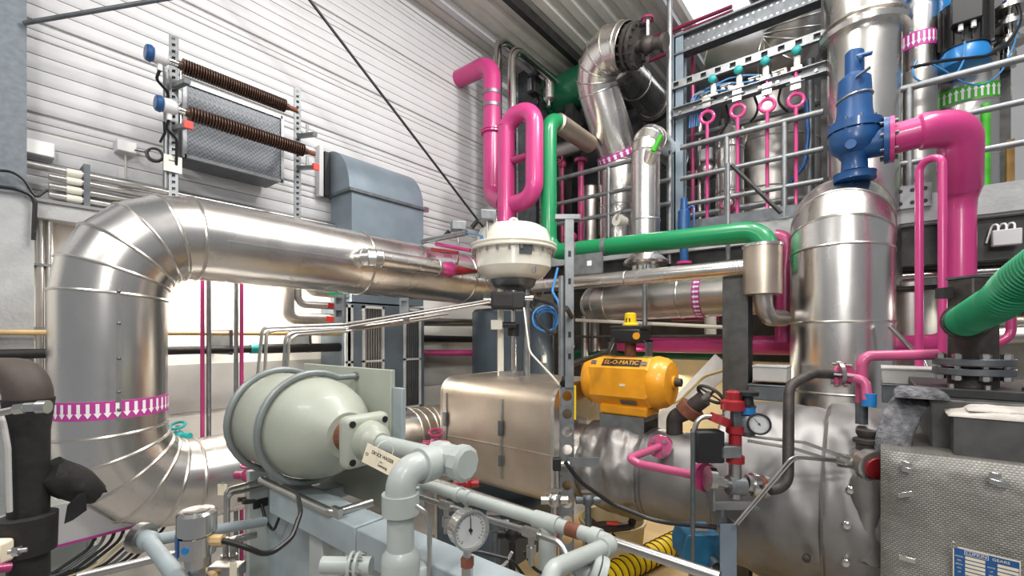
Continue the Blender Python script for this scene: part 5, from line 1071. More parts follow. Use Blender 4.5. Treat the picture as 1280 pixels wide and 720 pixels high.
MB().cyl(p + rx * .05 - fw * .1 - V((0, 0, .05)), p + rx * .05 - fw * .16 - V((0, 0, .06)), .03).build('gland', 'steel', t)
part_pipe(t, 'lead', [p + rx * .05 - fw * .15 - V((0, 0, .06)), p + rx * .05 - fw * .2 - V((0, 0, .1)), p + rx * .06 - fw * .2 - V((0, 0, .4))], .017, 'cable', .05)
MB().box(p - V((0, 0, p.z / 2 + .05)), (.08, .08, p.z - .1), (rx, fw, V((0, 0, 1)))).build('pedestal', 'galv_dark', t)
# yellow hose and tub on the floor
q0, q1 = W(758, 722, Z=.13), W(856, 672, Z=.13); hp = [q0.lerp(q1, i / 240) for i in range(-60, 290)]; hp = [V((q.x, q.y, .125)) for q in hp]
t = thing('yellow_hose', 'yellow ventilation hose with black spiral wire lying on the floor', 'hose', (hp[0].x, hp[0].y, .0)); acc = 0; rad = []
pit = .085
for i, q in enumerate(hp): acc += (q - hp[i - 1]).length if i else 0; rad.append(.112 - .01 * abs(math.sin(acc / pit * math.pi)))
MB().tube(hp, .11, 26, False, rad).build('fabric_tube', 'yellow_bright', t, ang=80)
dd = (hp[-1] - hp[0]); L_ = dd.length; dd.normalize(); k = int(L_ / pit)
for i in range(k + 1):
    MB().ring(hp[0] + dd * i * pit, dd, .112, .007, 30, 6).build('wire_turn', 'cable', t)
bp_ = W(768, 690, Z=0.02); bq = W(765, 660, d=4.6)
t = thing('tub', 'round beige tub on the floor under the jacketed pipe', 'tub', (bq.x, bq.y, 0))
MB().lathe((bq.x, bq.y, 0), (0, 0, 1), [(0, .26), (.02, .28), (.42, .32), (.44, .335), (.46, .335), (.46, .31), (.43, .30), (.06, .27), (.05, .0)], 44, False).build('wall_shell', 'beige', t); MB().lathe((bq.x, bq.y, .3), (0, 0, 1), [(0, .29), (.01, .29)], 36).build('black_disc', 'black', t)  # black disc set inside the tub
t = thing('drain_valve', 'small iron drain valve with a red handle above the beige tub', 'valve', W(764, 655, d=4.0)); c0 = W(766, 662, d=4.05)
MB().tube(fil([W(735, 650, d=3.8), W(750, 662, d=3.95), W(790, 658, d=4.2), W(792, 640, d=4.2)], .06), .035, 12).build('tube', 'iron', t); MB().box(W(766, 654, d=4.0), (.11, .03, .03), (rx, fw, V((0, 0, 1)))).build('handle', 'red_bright', t, .008); q = W(766, 660, d=4.3); MB().cyl((q.x, q.y, .3), q, .03).build('drop', 'iron', t); MB().cyl(W(766, 654, d=4.02), W(766, 664, d=4.04), .016).build('stem', 'iron', t)
t = thing('gate_valve', 'rusty brown gate valve with a round handwheel behind the red fittings', 'valve', W(860, 510, d=3.55)); c0 = W(858, 515, d=3.7)
MB().tube(fil([W(843, 545, d=3.75), W(843, 521, d=3.75), W(856, 516, d=3.7), W(880, 498, d=3.6)], .08, 6), .065, 16).build('elbow', 'iron', t); MB().cyl(W(858, 517, d=3.68), W(866, 508, d=3.65), .10).build('body', 'rust', t)
MB().cyl(W(870, 506, d=3.62), W(888, 492, d=3.55), .025).build('stem', 'steel', t); ww = W(888, 493, d=3.55); MB().ring(ww, (.6, -.3, .7), .10, .014, 28, 8).build('handwheel', 'iron', t); MB().beam(ww + V((.07, .05, -.04)), ww - V((.07, .05, -.04)), .014, .014).build('spoke', 'iron', t); MB().beam(ww + V((.03, -.09, -.06)), ww - V((.03, -.09, -.06)), .014, .014).build('spoke', 'iron', t)
# ---------------------------------------------------------------- grey skid in the foreground
SX, SZ = 1.12, 1.86
t = thing('hydraulic_drum', 'pale grey green domed drum held by two bent rods on the skid', 'drum', (SX, 2.3, 1.6)); rD = .243
MB().lathe((SX, 2.66, SZ), (0, -1, 0), [(0, .02), (.0, .10), (.03, .18), (.07, .225), (.12, rD), (.52, rD), (.62, .232), (.70, .205), (.76, .165), (.80, .12), (.83, .10)], 56).build('shell', 'skid_green', t, ang=50)
yN = 1.83
MB().ring((SX, yN + .03, SZ), (0, 1, 0), .10, .012, 36, 8).build('neck_ring', 'skid_green', t); MB().cyl((SX, yN + .02, SZ), (SX, yN - .10, SZ), .07, n=28).build('rusty_neck', 'rust', t)
fy_ = yN - .095
MB().box((SX, fy_ - .035, SZ), (.22, .07, .22)).build('square_flange', 'skid_green', t, .03, seg=3)
hm = MB()
for a in (-1, 1):
    for b in (-1, 1): hm.cyl((SX + a * .078, fy_ - .066, SZ + b * .078), (SX + a * .078, fy_ - .072, SZ + b * .078), .014, n=14)
hm.build('bolt_hole', 'black', t, kind='stuff')
MB().lathe((SX, fy_ - .065, SZ), (0, -1, 0), [(0, .085), (.05, .075), (.07, .05), (.09, .042)], 32).build('hub', 'skid_green', t)
for y in (2.46, 2.12):
    pts = [(1.36, y, SZ + .23)] + [(SX + .262 * math.cos(a), y, SZ + .262 * math.sin(a)) for a in [math.radians(62 + 236 * i / 26) for i in range(27)]] + [(1.36, y, SZ - .23)]
    MB().tube(pts, .016, 12).build('clamp_rod', 'rod_grey', t, label='bent round clamp rod')
t = thing('mounting_plate', 'pale green upright steel plate behind the domed drum', 'plate', (1.36, 2.25, 1.6))
MB().bx(1.35, 1.375, 1.83, 2.68, 1.45, 2.135).build('plate', 'skid_green', t, .003); MB().bx(1.36, 1.385, 1.76, 1.83, 1.45, 2.05).build('edge_stiffener', 'skid_blue', t, .003)
for y in (2.46, 2.12): MB().cyl((1.348, y, SZ + .23), (1.34, y, SZ + .23), .024, n=6).build('nut', 'galvanised', t)
# pale grey pipework from drum
t = thing('hydraulic_pipe', 'pale grey pipe from the domed drum, turning at threaded elbows and going down', 'pipe', (SX, 1.3, 1.0))
ye = W(556, 580, X=SX).y
MB().cyl((SX, fy_ - .14, SZ), (SX, ye - .02, SZ), .034, n=22).build('level_run', 'skid', t)
MB().lathe((SX, ye + .06, SZ), (0, -1, 0), [(0, .05), (.01, .06), (.06, .062), (.07, .056), (.12, .056), (.13, .064), (.165, .064), (.175, .05)], 10).build('union', 'skid', t, ang=25)
xe = W(507, 600, Y=ye).x - .02
MB().tube(fil([(SX - .03, ye, SZ), (xe, ye, SZ), (xe, ye, SZ - .14)], .062, 7), .049, 24).build('elbow', 'skid', t)
MB().cyl((SX - .06, ye, SZ), (SX - .115, ye, SZ), .06, n=24).build('elbow_collar', 'skid', t); MB().cyl((xe, ye, SZ - .07), (xe, ye, SZ - .135), .06, n=28).build('elbow_collar', 'skid', t)
zl = W(505, 684, Y=ye).z
MB().cyl((xe, ye, SZ - .12), (xe, ye, .3), .043, n=26).build('drop_run', 'skid', t); MB().lathe((xe, ye, zl - .14), (0, 0, 1), [(0, .062), (.10, .062), (.125, .058), (.14, .045)], 28).build('socket', 'skid', t)
MB().cyl((xe, ye, zl - .10), (xe + .2, ye - .05, zl - .12), .045, n=22).build('branch', 'skid', t)
p = W(477, 576, d=1.62); t = thing('paper_tag', 'small cream tag with printed words tied to the pale grey pipe', 'tag', p)
ux = (W(498, 588, d=1.58) - W(456, 567, d=1.64)).normalized(); uz = ux.cross(fw).normalized(); uz = uz if uz.z > 0 else -uz; nn = ux.cross(uz); nn = nn if nn.dot(fw) < 0 else -nn
Lt = (W(500, 588, d=1.58) - W(456, 567, d=1.64)).length
MB().box(p, (Lt, Lt * .44, .002), (ux, uz, nn)).build('card', 'cream_tag', t); text(t, 'DRUCK WASSER', p + uz * .014 + nn * .002, ux, uz, .018, 'black', wide=Lt * .62); text(t, 'zu', p - uz * .003 + nn * .002, ux, uz, .012, 'black'); text(t, 'Leitung', p - uz * .018 + ux * .012 + nn * .002, ux, uz, .014, 'black')
MB().ring(p - ux * Lt * .42 + nn * .002, nn, .005, .0015, 12, 6).build('eyelet', 'steel', t); MB().ring(p + uz * .035, (0, 1, 0), .037, .0012, 24, 6).build('string', 'cream', t)
# skid beams and posts
t = thing('equipment_skid', 'pale grey skid frame of box beams on posts under the domed drum', 'frame', (1.06, 1.5, 0))
bt, bb2 = 1.555, 1.43
ysp = W(444, 640, X=1.0).y
MB().bx(1.0, 1.14, ysp + .004, 2.33, bb2, bt).build('front_beam', 'skid_blue', t, .006); MB().bx(1.0, 1.14, .55, ysp - .004, bb2 - .005, bt - .004).build('front_beam', 'skid_blue', t, .006)
MB().bx(1.5, 1.62, 1.9, 2.7, bb2 - .05, bt - .06).build('rear_beam', 'skid_blue', t, .006)
p = W(330, 629, X=1.15); MB().cyl(p, p - V((.03, 0, 0)), .03, n=8).build('knob', 'black', t, .008)
for y in (2.3,): MB().bx(1.14, 1.5, y - .06, y + .06, bb2, bt - .06).build('cross_beam', 'skid_blue', t, .006)
yp = W(399, 690, X=1.05).y; MB().bx(1.03, 1.13, yp - .06, yp + .055, 0, bb2).build('post', 'skid', t, .006)
yq = W(478, 690, X=1.05).y; MB().bx(1.03, 1.13, yq - .05, yq + .05, 0, bb2).build('post', 'skid', t, .006)
MB().bx(1.16, 1.18, 1.95, 2.72, 0, bt - .02).build('side_panel', 'skid_blue', t, .004); MB().bx(1.06, 1.18, 2.72, 2.76, 0, bt - .01).build('panel_edge', 'skid', t, .004)
MB().tube(fil([(1.0, 2.42, bt + .02), (1.0, 1.74, bt + .015), (1.18, 1.74, bt + .01)], .04), .018, 12).build('retainer_rod', 'steel', t)
MB().bx(1.0, 1.02, 1.70, 1.76, bt, bt + .04).build('rod_clip', 'steel', t)
# pale grey pipe loops over the skid
def gp(name, label, pts, r, m='skid', collars=(), R=None, reg=None):
    t = thing(name, label, 'pipe', pts[-1], reg); MB().tube(fil(pts, R or r * 1.9, 6), r, 22).build('tube', m, t)
    for a, b, rr in collars: MB().cyl(a, b, rr, n=24).build('collar', m, t)
    return t
Z1 = 1.50
pE = W(768, 672, X=1.62); pS = W(500, 598, X=1.62)
a0 = V((1.62, 2.6, Z1)); a1 = V((1.62, pE.y, Z1)); a2 = V((.62, pE.y - .05, Z1 - .16))
e2 = W(690, 712, d=1.42)
t = gp('skid_pipe', 'long pale grey pipe running over the skid to an elbow near the yellow hose', [a0, a1, e2, e2 - V((.3, .1, .3))], .029, 'skid', [(a1 + V((0, .10, 0)), a1 + V((0, .06, 0)), .037), (a1.lerp(e2, .12), a1.lerp(e2, .25), .037)], .05)
y3 = W(683, 645, X=1.62).y; MB().cyl((1.62, y3 + .06, Z1), (1.62, y3 - .06, Z1), .037, n=24).build('tee', 'skid', t); MB().cyl((1.62, y3, Z1), (1.62, y3, .4), .034, n=22).build('tee_leg', 'skid', t)
y4 = W(717, 660, X=1.62).y; MB().cyl((1.62, y4 + .03, Z1), (1.62, y4 - .03, Z1), .030, n=24).build('red_tape', 'rust', t)
for px in (573, 585): y5 = W(px, 620, X=1.62).y; MB().cyl((1.62, y5 + .015, Z1), (1.62, y5 - .015, Z1), .036, n=24).build('coupling', 'skid', t)
solo(MB().cyl(W(538, 600, X=1.9), W(900, 722, X=1.9), .024), 'steel_pipe', 'steel', 'bare steel pipe running below the long pale grey skid pipe towards the grey sheet post', 'pipe')
t = thing('sample_line', 'thin stainless line with tee fittings between skid beam and pale grey pipe', 'pipe', W(600, 650, X=1.4)); 
lp = [W(522, 620, X=1.38), W(600, 646, X=1.38), W(655, 662, X=1.38), W(700, 678, X=1.38), W(712, 702, X=1.36), W(716, 722, X=1.34)]
MB().tube(fil(lp, .06, 6), .012, 12).build('tube', 'steel', t)
for px, py in ((558, 632), (664, 666)):
    c0 = W(px, py, X=1.37); MB().cyl(c0 + V((0, .035, 0)), c0 - V((0, .035, 0)), .02, n=6).build('fitting', 'steel', t); MB().cyl(c0, c0 - V((0, 0, .12)), .012, n=10).build('drop', 'steel', t); MB().cyl(c0 - V((0, 0, .05)), c0 - V((0, 0, .09)), .02, n=6).build('fitting', 'steel', t)
pipe('hook_line', 'steel hook shaped line beside the pale grey down pipe', 'pipe', [W(520, 632, d=1.42), W(532, 640, d=1.42), W(537, 655, d=1.42), W(537, 725, d=1.42)], .008, 'steel', .03, 10)
# pressure gauge in the foreground
c0 = W(590, 664, d=1.30); nrm = V((-.30, -.95, .06)); 
t = gauge('pressure_gauge', 'large chrome pressure gauge standing beside the pale grey down pipe', c0, nrm, .056, 'chrome', 1.57, .055)
q = c0 - nrm.normalized() * .028
MB().cyl(q - V((0, 0, .05)), q - V((0, 0, .09)), .012).build('stem', 'steel', t); MB().cyl(q - V((0, 0, .085)), q - V((0, 0, .11)), .02, n=6).build('nut', 'rust', t); MB().cyl(q - V((0, 0, .11)), q - V((0, 0, .4)), .017).build('shank', 'steel', t)
# pressure transmitter bottom left
c0 = W(246, 670, d=1.36); t = thing('pressure_transmitter', 'stainless pressure transmitter with a round top and blue logo disc, front left', 'transmitter', c0 - V((0, 0, .1)))
MB().lathe(c0 - V((0, 0, .055)), (0, 0, 1), [(0, .045), (.002, .049), (.06, .049), (.062, .044), (.066, .044), (.068, .052), (.125, .052), (.132, .046), (.133, .034), (.136, .034), (.137, .02)], 44).build('housing', 'chrome', t)
bd = V((-.78, -.62, 0)).normalized(); q = c0 + bd * .0488 - V((0, 0, .022)); MB().lathe(q - bd * .004, bd, [(0, .0105), (.006, .0105)], 24).build('blue_disc', 'blue_bright', t)
MB().box(c0 + V((-.50, -.3, 0)).normalized() * .0 - rx * .036 - fw * .034 - V((0, 0, .015)), (.03, .004, .06), ((rx * .7 - fw * .7).normalized(), (fw * .7 + rx * .7).normalized(), V((0, 0, 1)))).build('data_label', 'name_blue', t)
MB().lathe(c0 - V((0, 0, .09)), (0, 0, 1), [(0, .03), (.035, .034)], 28).build('collar', 'steel', t); MB().cyl(c0 - V((0, 0, .13)), c0 - V((0, 0, .088)), .022, n=6).build('hex_nut', 'steel', t); MB().cyl(c0 - V((0, 0, .4)), c0 - V((0, 0, .125)), .016).build('shank', 'rust', t)
MB().cyl(c0 + rx * .045 - V((0, 0, .012)), c0 + rx * .078 - V((0, 0, .012)), .017, n=8).build('cable_gland', 'tan_pipe', t)
solo(MB().tube(fil([c0 + rx * .07 - V((0, 0, .012)), c0 + rx * .14 - V((0, 0, .03)), W(335, 696, d=1.42), W(365, 672, d=1.5), W(376, 640, d=1.6), W(372, 618, d=1.75)], .08, 6), .0085, 10), 'sensor_cable', 'cable', 'black cable from the stainless transmitter curving up under the skid beam', 'cable')
# skid pipes bottom left
b0, b1 = W(300, 668, d=1.95), W(180, 678, d=1.62)
t = thing('vent_pipe', 'pale blue grey pipe with a steel flange lying behind the stainless transmitter', 'pipe', b1); k0 = W(186, 676, d=1.62)
MB().cyl(W(330, 652, d=2.1), k0, .021, n=20).build('level_run', 'skid_blue', t); MB().cyl(k0, W(232, 735, d=1.3), .024, n=20).build('sloping_run', 'skid_blue', t); MB().sphere(k0, .034, 16).build('elbow', 'skid_blue', t)
fd = V((-.5, .85, .1)).normalized(); MB().cyl(W(181, 673, d=1.66), W(181, 673, d=1.66) + fd * .03, .052, n=30).build('flange', 'steel', t); MB().cyl(k0, W(181, 673, d=1.66), .03).build('neck', 'skid_blue', t)
pipe('steel_pipe', 'plain steel pipe low behind the stainless transmitter', 'pipe', [W(95, 722, d=1.8), W(320, 668, d=2.3)], .018, 'steel')
t = thing('flange_pipe', 'white flanged pipe end low between the two skid posts', 'pipe', W(450, 705, d=1.55)); c0 = W(446, 707, d=1.55); fd = V((-.55, .2, .2)).normalized()
MB().lathe(c0, (.55, -.75, 0), [(0, .045), (.01, .045), (.014, .03), (.05, .03)], 32).build('flange', 'skid', t); MB().lathe(c0 - V((.55, -.75, 0)).normalized() * .02, (.55, -.75, 0), [(0, .046), (.01, .046)], 32).build('counter_flange', 'skid', t); MB().cyl(c0, c0 - V((.55, -.75, 0)).normalized() * .12 , .028).build('tube', 'skid', t)
bolts(c0, (.55, -.75, 0), .037, 6, .006, .05).build('bolt_circle', 'steel', t, kind='stuff')
c0 = W(734, 714, d=1.62); t = thing('flange_pipe', 'pale grey bolted flange at the bottom beside the yellow hose', 'pipe', c0); dn = V((.35, -.65, -.35))
for q in (0, .03): MB().lathe(c0 + dn.normalized() * q, dn, [(0, .072), (.004, .075), (.022, .075), (.025, .072)], 36).build('flange', 'skid', t)
MB().cyl(c0, c0 - dn.normalized() * .05, .03).build('tube', 'skid', t); MB().cyl(c0 + dn.normalized() * .05, c0 + dn.normalized() * .08, .02, n=6).build('rusty_bolt', 'rust', t)
# pink valves and small wheels under the duct and box
for px, py, d_, m_, l in ((310, 594, 3.1, 'pink_deep', 'pink hand valve between low duct and domed drum'), (545, 555, 4.4, 'pink_deep', 'pink hand valve between ribbed elbow and valve box'), (583, 604, 3.9, 'red', 'dark red valve under the insulated valve box'), (222, 546, 3.6, 'teal', 'small teal valve sitting above the low duct')):
    p = W(px, py, d=d_); t = thing('hand_valve', l, 'valve', p, None); s_ = d_ / 4
    (MB().cyl((p.x, p.y, 0), p, .018).build('supply_tube', 'steel', t) if px != 222 else None); MB().sphere(p, .06 * s_, 12).build('body', m_, t); MB().cyl(p - rx * .11 * s_, p + rx * .11 * s_, .035 * s_).build('port', m_, t); MB().cyl(p, p + V((0, 0, .1 * s_)), .015).build('stem', 'steel', t); MB().ring(p + V((0, 0, .1 * s_)), (-.3, -.3, 1), .055 * s_, .012 * s_, 18, 6).build('handwheel', m_, t)
p = W(355, 610, X=1.25)
# small fittings at left of drum
for i, (a_, b_, l) in enumerate((((282, 612), (335, 598), 'upper thin steel line left of the domed drum'), ((285, 618), (340, 606), 'lower thin steel line left of the domed drum'))): pipe('impulse_line', l, 'pipe', [W(a_[0], a_[1] + 60, d=2.4), W(*a_, d=2.4), W(*b_, d=2.6), W(b_[0] + 25, b_[1] - 3, d=2.8)], .01, 'steel', .03, 8)
p = W(278, 612, d=2.45); t = thing('cream_tag', 'small cream card tied to the steel lines left of the domed drum', 'tag', p); MB().box(p, (.05, .003, .06), (rx, fw, V((0, 0, 1)))).build('card', 'cream_tag', t); MB().ring(p + V((0, 0, .03)), fw, .008, .002, 12, 6).build('wire', 'steel', t)
# ---------------------------------------------------------------- black insulated pipe at the left edge
ix = W(36, 600, d=1.45)
t = thing('black_insulated_pipe', 'black foam insulated pipe with a fat elbow at the lower left edge', 'pipe', (ix.x, ix.y, 0)); zz = lambda py: W(36, py, d=1.45).z
el = fil([W(-60, 468, d=1.55), (ix.x, ix.y, zz(470)), (ix.x, ix.y, zz(512))], .07, 8)
crr = MB().tube(el, .058, 28).build('elbow_cover', 'rubber_brown', t)
MB().tube([(ix.x, ix.y, zz(498)), (ix.x, ix.y, zz(512)), (ix.x, ix.y, zz(540)), (ix.x, ix.y, zz(660))], .05, 28, True, [.062, .058, .05, .049]).build('upper_sleeve', 'rubber', t)
MB().lathe((ix.x, ix.y, zz(690)), (0, 0, 1), [(0, .062), (.002, .066), (zz(644) - zz(690), .069), (zz(642) - zz(690), .05)], 32).build('joint_sleeve', 'rubber', t)
MB().cyl((ix.x, ix.y, 0), (ix.x, ix.y, zz(685)), .05, n=28).build('lower_sleeve', 'rubber', t)
q = W(12, 640, d=1.37); MB().tube(fil([q, W(10, 560, d=1.37), W(3, 520, d=1.37), W(-12, 500, d=1.4)], .08), .007, 8).build('white_lead', 'plaster_grey', t)
for py in (443, 470): pass
t = thing('foam_flap', 'torn piece of black insulation foam sticking out from the black pipe', 'foam', W(95, 610, d=1.55)); rs = []
A, B = W(60, 590, d=1.48), W(120, 618, d=1.6); dd = (B - A)
for i in range(9):
    f = i / 8; c0 = A + dd * f; ring = []
    for j in range(24):
        a = 2 * math.pi * j / 24; r_ = (.052 + .012 * math.sin(f * 3) - .018 * f) * (1 + .14 * mathutils.noise.noise(V((math.cos(a) * 2, math.sin(a) * 2, f * 4)))); u_, v_ = frame(dd)
        ring.append(c0 + (u_ * math.cos(a) * (1.25 if math.cos(a) < 0 else .9) + v_ * math.sin(a)) * r_ + dd.normalized() * .02 * mathutils.noise.noise(V((a * 2, f, 3))))
    rs.append(ring)
inner = [[c + (sum(r_, V((0, 0, 0))) / 24 - c) * .3 for c in r_] for r_ in rs]
MB().rings(rs + inner[::-1][:6]).build('torn_sleeve', 'rubber', t, ang=60)
qf = [W(84, 632, d=1.46), W(80, 655, d=1.46), W(98, 642, d=1.5), W(97, 618, d=1.5)]
MB().prism(qf, fw * .03).build('torn_lip', 'black', t)
t = thing('chrome_fitting', 'chrome threaded fitting and tube in front of the black insulated elbow', 'fitting', W(30, 509, d=1.36))
MB().cyl(W(-10, 518, d=1.33), W(24, 511, d=1.35), .011).build('tube', 'steel', t); MB().cyl(W(20, 511.5, d=1.35), W(32, 510, d=1.352), .017, n=6).build('nut', 'chrome', t); MB().cyl(W(31, 510, d=1.352), W(50, 509, d=1.36), .015, n=8).build('body', 'chrome', t); MB().cyl(W(48, 509, d=1.36), W(60, 508.5, d=1.365), .02, n=20).build('end_ring', 'steel', t)
t = thing('clamp_bracket', 'steel clamp bracket with a long bolt at the lower left corner', 'bracket', W(5, 690, d=1.3)); p = W(0, 690, d=1.36)
MB().box(p - rx * .03, (.10, .05, .07), (rx, fw, V((0, 0, 1)))).build('jaw', 'cream_tag', t, .01); MB().cyl(W(10, 690, d=1.32), W(34, 687, d=1.34), .007, n=10).build('bolt', 'steel', t); MB().cyl(W(17, 689, d=1.325), W(25, 688, d=1.33), .015, n=6).build('nut', 'chrome', t)
solo(MB().cyl(W(-30, 714, d=1.3), W(13, 709, d=1.36), .013), 'pink_stub', 'pink_deep', 'short pink pipe end in the lower left corner', 'pipe')
# white cover plate with cables below
t = thing('cable_tray', 'white cover plate with a magenta lower edge and bundled cables beneath, behind the torn foam', 'tray', W(130, 660, Y=4.5))
A, B = W(-40, 712, Y=4.5), W(240, 646, Y=4.5); A.z = B.z = .81
u_ = (B - A).normalized(); n_ = u_.cross(V((0, 0, 1))).normalized()
MB().prism([A, B, B + V((0, 0, .30)), A + V((0, 0, .30))], n_ * -.01).build('cover_plate', 'panel_white', t); MB().prism([A - n_ * -.001, B - n_ * -.001, B + V((0, 0, .018)) - n_ * -.001, A + V((0, 0, .018)) - n_ * -.001], n_ * .006).build('magenta_edge', 'magenta_tape', t)
for k in range(9):
    s0 = A.lerp(B, .50 + .045 * k) - n_ * .02; e0 = s0 - u_ * .22 - V((0, 0, .18 + .01 * k)); pts = [s0 + V((0, 0, .02)), s0 - V((0, 0, .06)), e0, e0 - u_ * .6 - V((0, 0, .05))]
    MB().tube(fil(pts, .14, 5), .012, 8).build('cable', ('cable', 'galv_dark', 'cable', 'cable', 'beige')[k % 5], t)
    if k % 3 == 0: MB().cyl(s0 - V((0, 0, .03)), s0 - V((0, 0, .06)), .012, n=8).build('cable_marker', 'ptfe', t)
# pale blue-grey cabinet behind, lower left
t = thing('floor_cabinet', 'pale grey floor cabinet low on the left behind the black insulated pipe', 'cabinet', (.3, 4.6, 0))
MB().bx(-.7, .75, 4.75, 5.2, 0, 1.02).build('body', 'skid', t, .01); MB().bx(-.6, .0, 4.735, 4.75, .08, .95).build('door', 'skid', t, .004); MB().bx(.06, .68, 4.735, 4.75, .08, .95).build('door', 'skid', t, .004)
# stainless tubing bundle on struts across the louvres
L4 = [((322, 470), (328, 410), (340, 409), (432, 405), (612, 375)), ((331, 472), (333, 415), (345, 413), (432, 409), (612, 378)), ((354, 470), (357, 420), (366, 416), (432, 411), (560, 392)), ((359, 470), (361, 425), (370, 419), (432, 414), (550, 397))]
for i, pts in enumerate(L4):
    ds = (3.05, 3.05, 3.1, 3.5, 4.3); pipe('instrument_line', '%s thin steel line crossing the louvres to the positioner, counted from above' % names4[i].capitalize(), 'pipe', [W(*q, d=d_) for q, d_ in zip(pts, ds)], .011, 'steel', .06, 8, group='instrument lines across the louvres')
for px, d_, ya_, yb_, l in ((424, 3.48, 368, 416, 'slotted strut left of the louvres carrying the thin steel lines'), (505, 3.9, 372, 402, 'short slotted strut before the second louvre carrying the thin steel lines')):
    a, b = W(px, yb_, d=d_), W(px, ya_, d=d_); strut('line_support', l, (a.x, a.y, a.z), (a.x, a.y, b.z), .075, facing=-fw, pitch=.09, cat='bracket', m='galvanised')
# ---------------------------------------------------------------- clutter under the mezzanine
pipe('pink_branch', 'short pink pipe behind the yellow actuator and the jacketed pipe', 'pipe', [W(690, 514, d=5.2) - V((0, 0, W(690, 514, d=5.2).z)), W(690, 514, d=5.2), W(762, 514, d=5.2)], .10, 'pink')
pipe('pink_branch', 'short pink pipe seen between the louvres and the dark tank', 'pipe', [W(528, 441, d=6.4), W(600, 441, d=6.6)], .045, 'pink')
t = thing('strip_light', 'fluorescent strip light under the pink pipe behind the yellow actuator', 'lamp', (5.9, 1.6, 1.98)); 
a, b = W(745, 447, X=6.1), W(902, 449, X=6.1); a.z = b.z = 2.02
MB().beam(a + V((0, 0, .06)), b + V((0, 0, .06)), .09, .05).build('housing', 'panel_white', t); MB().cyl(a, b, .022).build('tube', 'lamp_tube', t)
lamp('strip_light_glow', tuple((a + b) / 2 - V((0, 0, .05))), tuple((a + b) / 2 - V((.6, 0, 2))), .1, 1.6, 34, (1, .93, .78))
solo(MB().bx(6.9, 7.0, -.5, 3.2, .3, 1.95), 'bright_screen', 'beige', 'beige partition board lit by the strip light under the mezzanine', 'partition')
sa, sb_ = W(815, 545, X=5.4), W(905, 452, X=5.4); sa = sa + (sa - sb_).normalized() * (sa.z - .12) / abs((sa - sb_).normalized().z)
solo(MB().beam(sa, sb_, .05, .24), 'stair_stringer', 'ptfe', 'white sloping board behind the yellow actuator', 'stringer')
solo(MB().tube(fil([W(800, 520, X=5.2), W(850, 500, X=5.2), W(880, 470, X=5.2), W(908, 462, X=4.84)], .2, 6), .018, 10), 'drooping_hose', 'beige', 'thin hose drooping across the white sloping board', 'hose')
for px, py, s1, s2, l in ((965, 467, .2, .12, 'pale stacked box behind the steel column, upper of two'), (962, 490, .22, .12, 'grey stacked box behind the steel column, lower of two'), (1138, 470, .25, .10, 'pale box behind the pink bleed pipe, upper of two'), (1138, 492, .25, .12, 'dark grey box behind the pink bleed pipe, lower of two')):
    p = W(px, py, X=4.6 if px < 1000 else 4.4); p2 = p; t = thing('storage_box', l, 'box', p); MB().box(p, (s1 * 1.4, s1 * 1.3, s2)).build('body', 'plaster_grey' if 'pale' in l else 'galv_dark', t, .006); MB().box(p + V((0, 0, s2 / 2 + .008)), (s1 * 1.44, s1 * 1.34, .016)).build('lid', 'plaster_grey' if 'pale' in l else 'galv_dark', t, .004)
for i, (a_, b_, r, m_, l) in enumerate((((720, 400), (925, 410), .022, 'cream', 'thin cream pipe above the pink pipe behind the yellow beacon'), ((718, 421), (905, 420), .018, 'iron', 'thin dark pipe along the top of the pink pipe'), ((840, 397), (900, 397), .05, 'pink_deep', 'short pink pipe high under the mezzanine left of the steel column'), ((515, 402), (640, 404), .06, 'steel', 'silver pipe between louvres and dark tank'), ((515, 423), (640, 425), .05, 'black', 'black pipe between louvres and dark tank'), ((720, 442), (905, 446), .05, 'green_dark', 'dark green pipe just under the pink pipe'))):
    X_ = (5.3, 5.35, 6.3, 0, 0, 5.95)[i]; solo(MB().cyl(W(*a_, X=X_) if X_ else W(*a_, Y=5.05), W(*b_, X=X_) if X_ else W(*b_, Y=5.05), r), 'service_pipe', m_, l, 'pipe')
for i, (px, py0, py1, X_, r, m_, l) in enumerate(((731, 395, 470, 5.6, .05, 'cladding_dull', 'thin clad riser behind the perforated post'), (744, 395, 480, 6.0, .09, 'cladding_dull', 'wide clad riser behind the yellow beacon'), (888, 395, 420, 6.0, .07, 'cream', 'short pale riser left of the steel column'), (806, 330, 408, 5.1, .03, 'galvanised', 'slotted grey hanger in front of the large clad pipe'))):
    solo(MB().cyl(W(px, py1, X=X_), W(px, py0, X=X_), r), 'riser', m_, l, 'pipe')
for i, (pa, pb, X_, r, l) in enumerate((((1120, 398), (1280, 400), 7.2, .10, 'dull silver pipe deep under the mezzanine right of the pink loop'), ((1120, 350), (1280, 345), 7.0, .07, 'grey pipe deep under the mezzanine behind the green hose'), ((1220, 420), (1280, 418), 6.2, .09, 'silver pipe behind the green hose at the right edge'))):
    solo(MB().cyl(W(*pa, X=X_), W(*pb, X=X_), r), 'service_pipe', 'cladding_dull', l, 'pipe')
pipe('bent_tube', 'bare steel tube sloping behind the thin pink loop', 'pipe', [W(1112, 408, d=3.6), W(1150, 446, d=3.5), W(1166, 480, d=3.4), W(1168, 500, d=3.4)], .018, 'steel', .1)

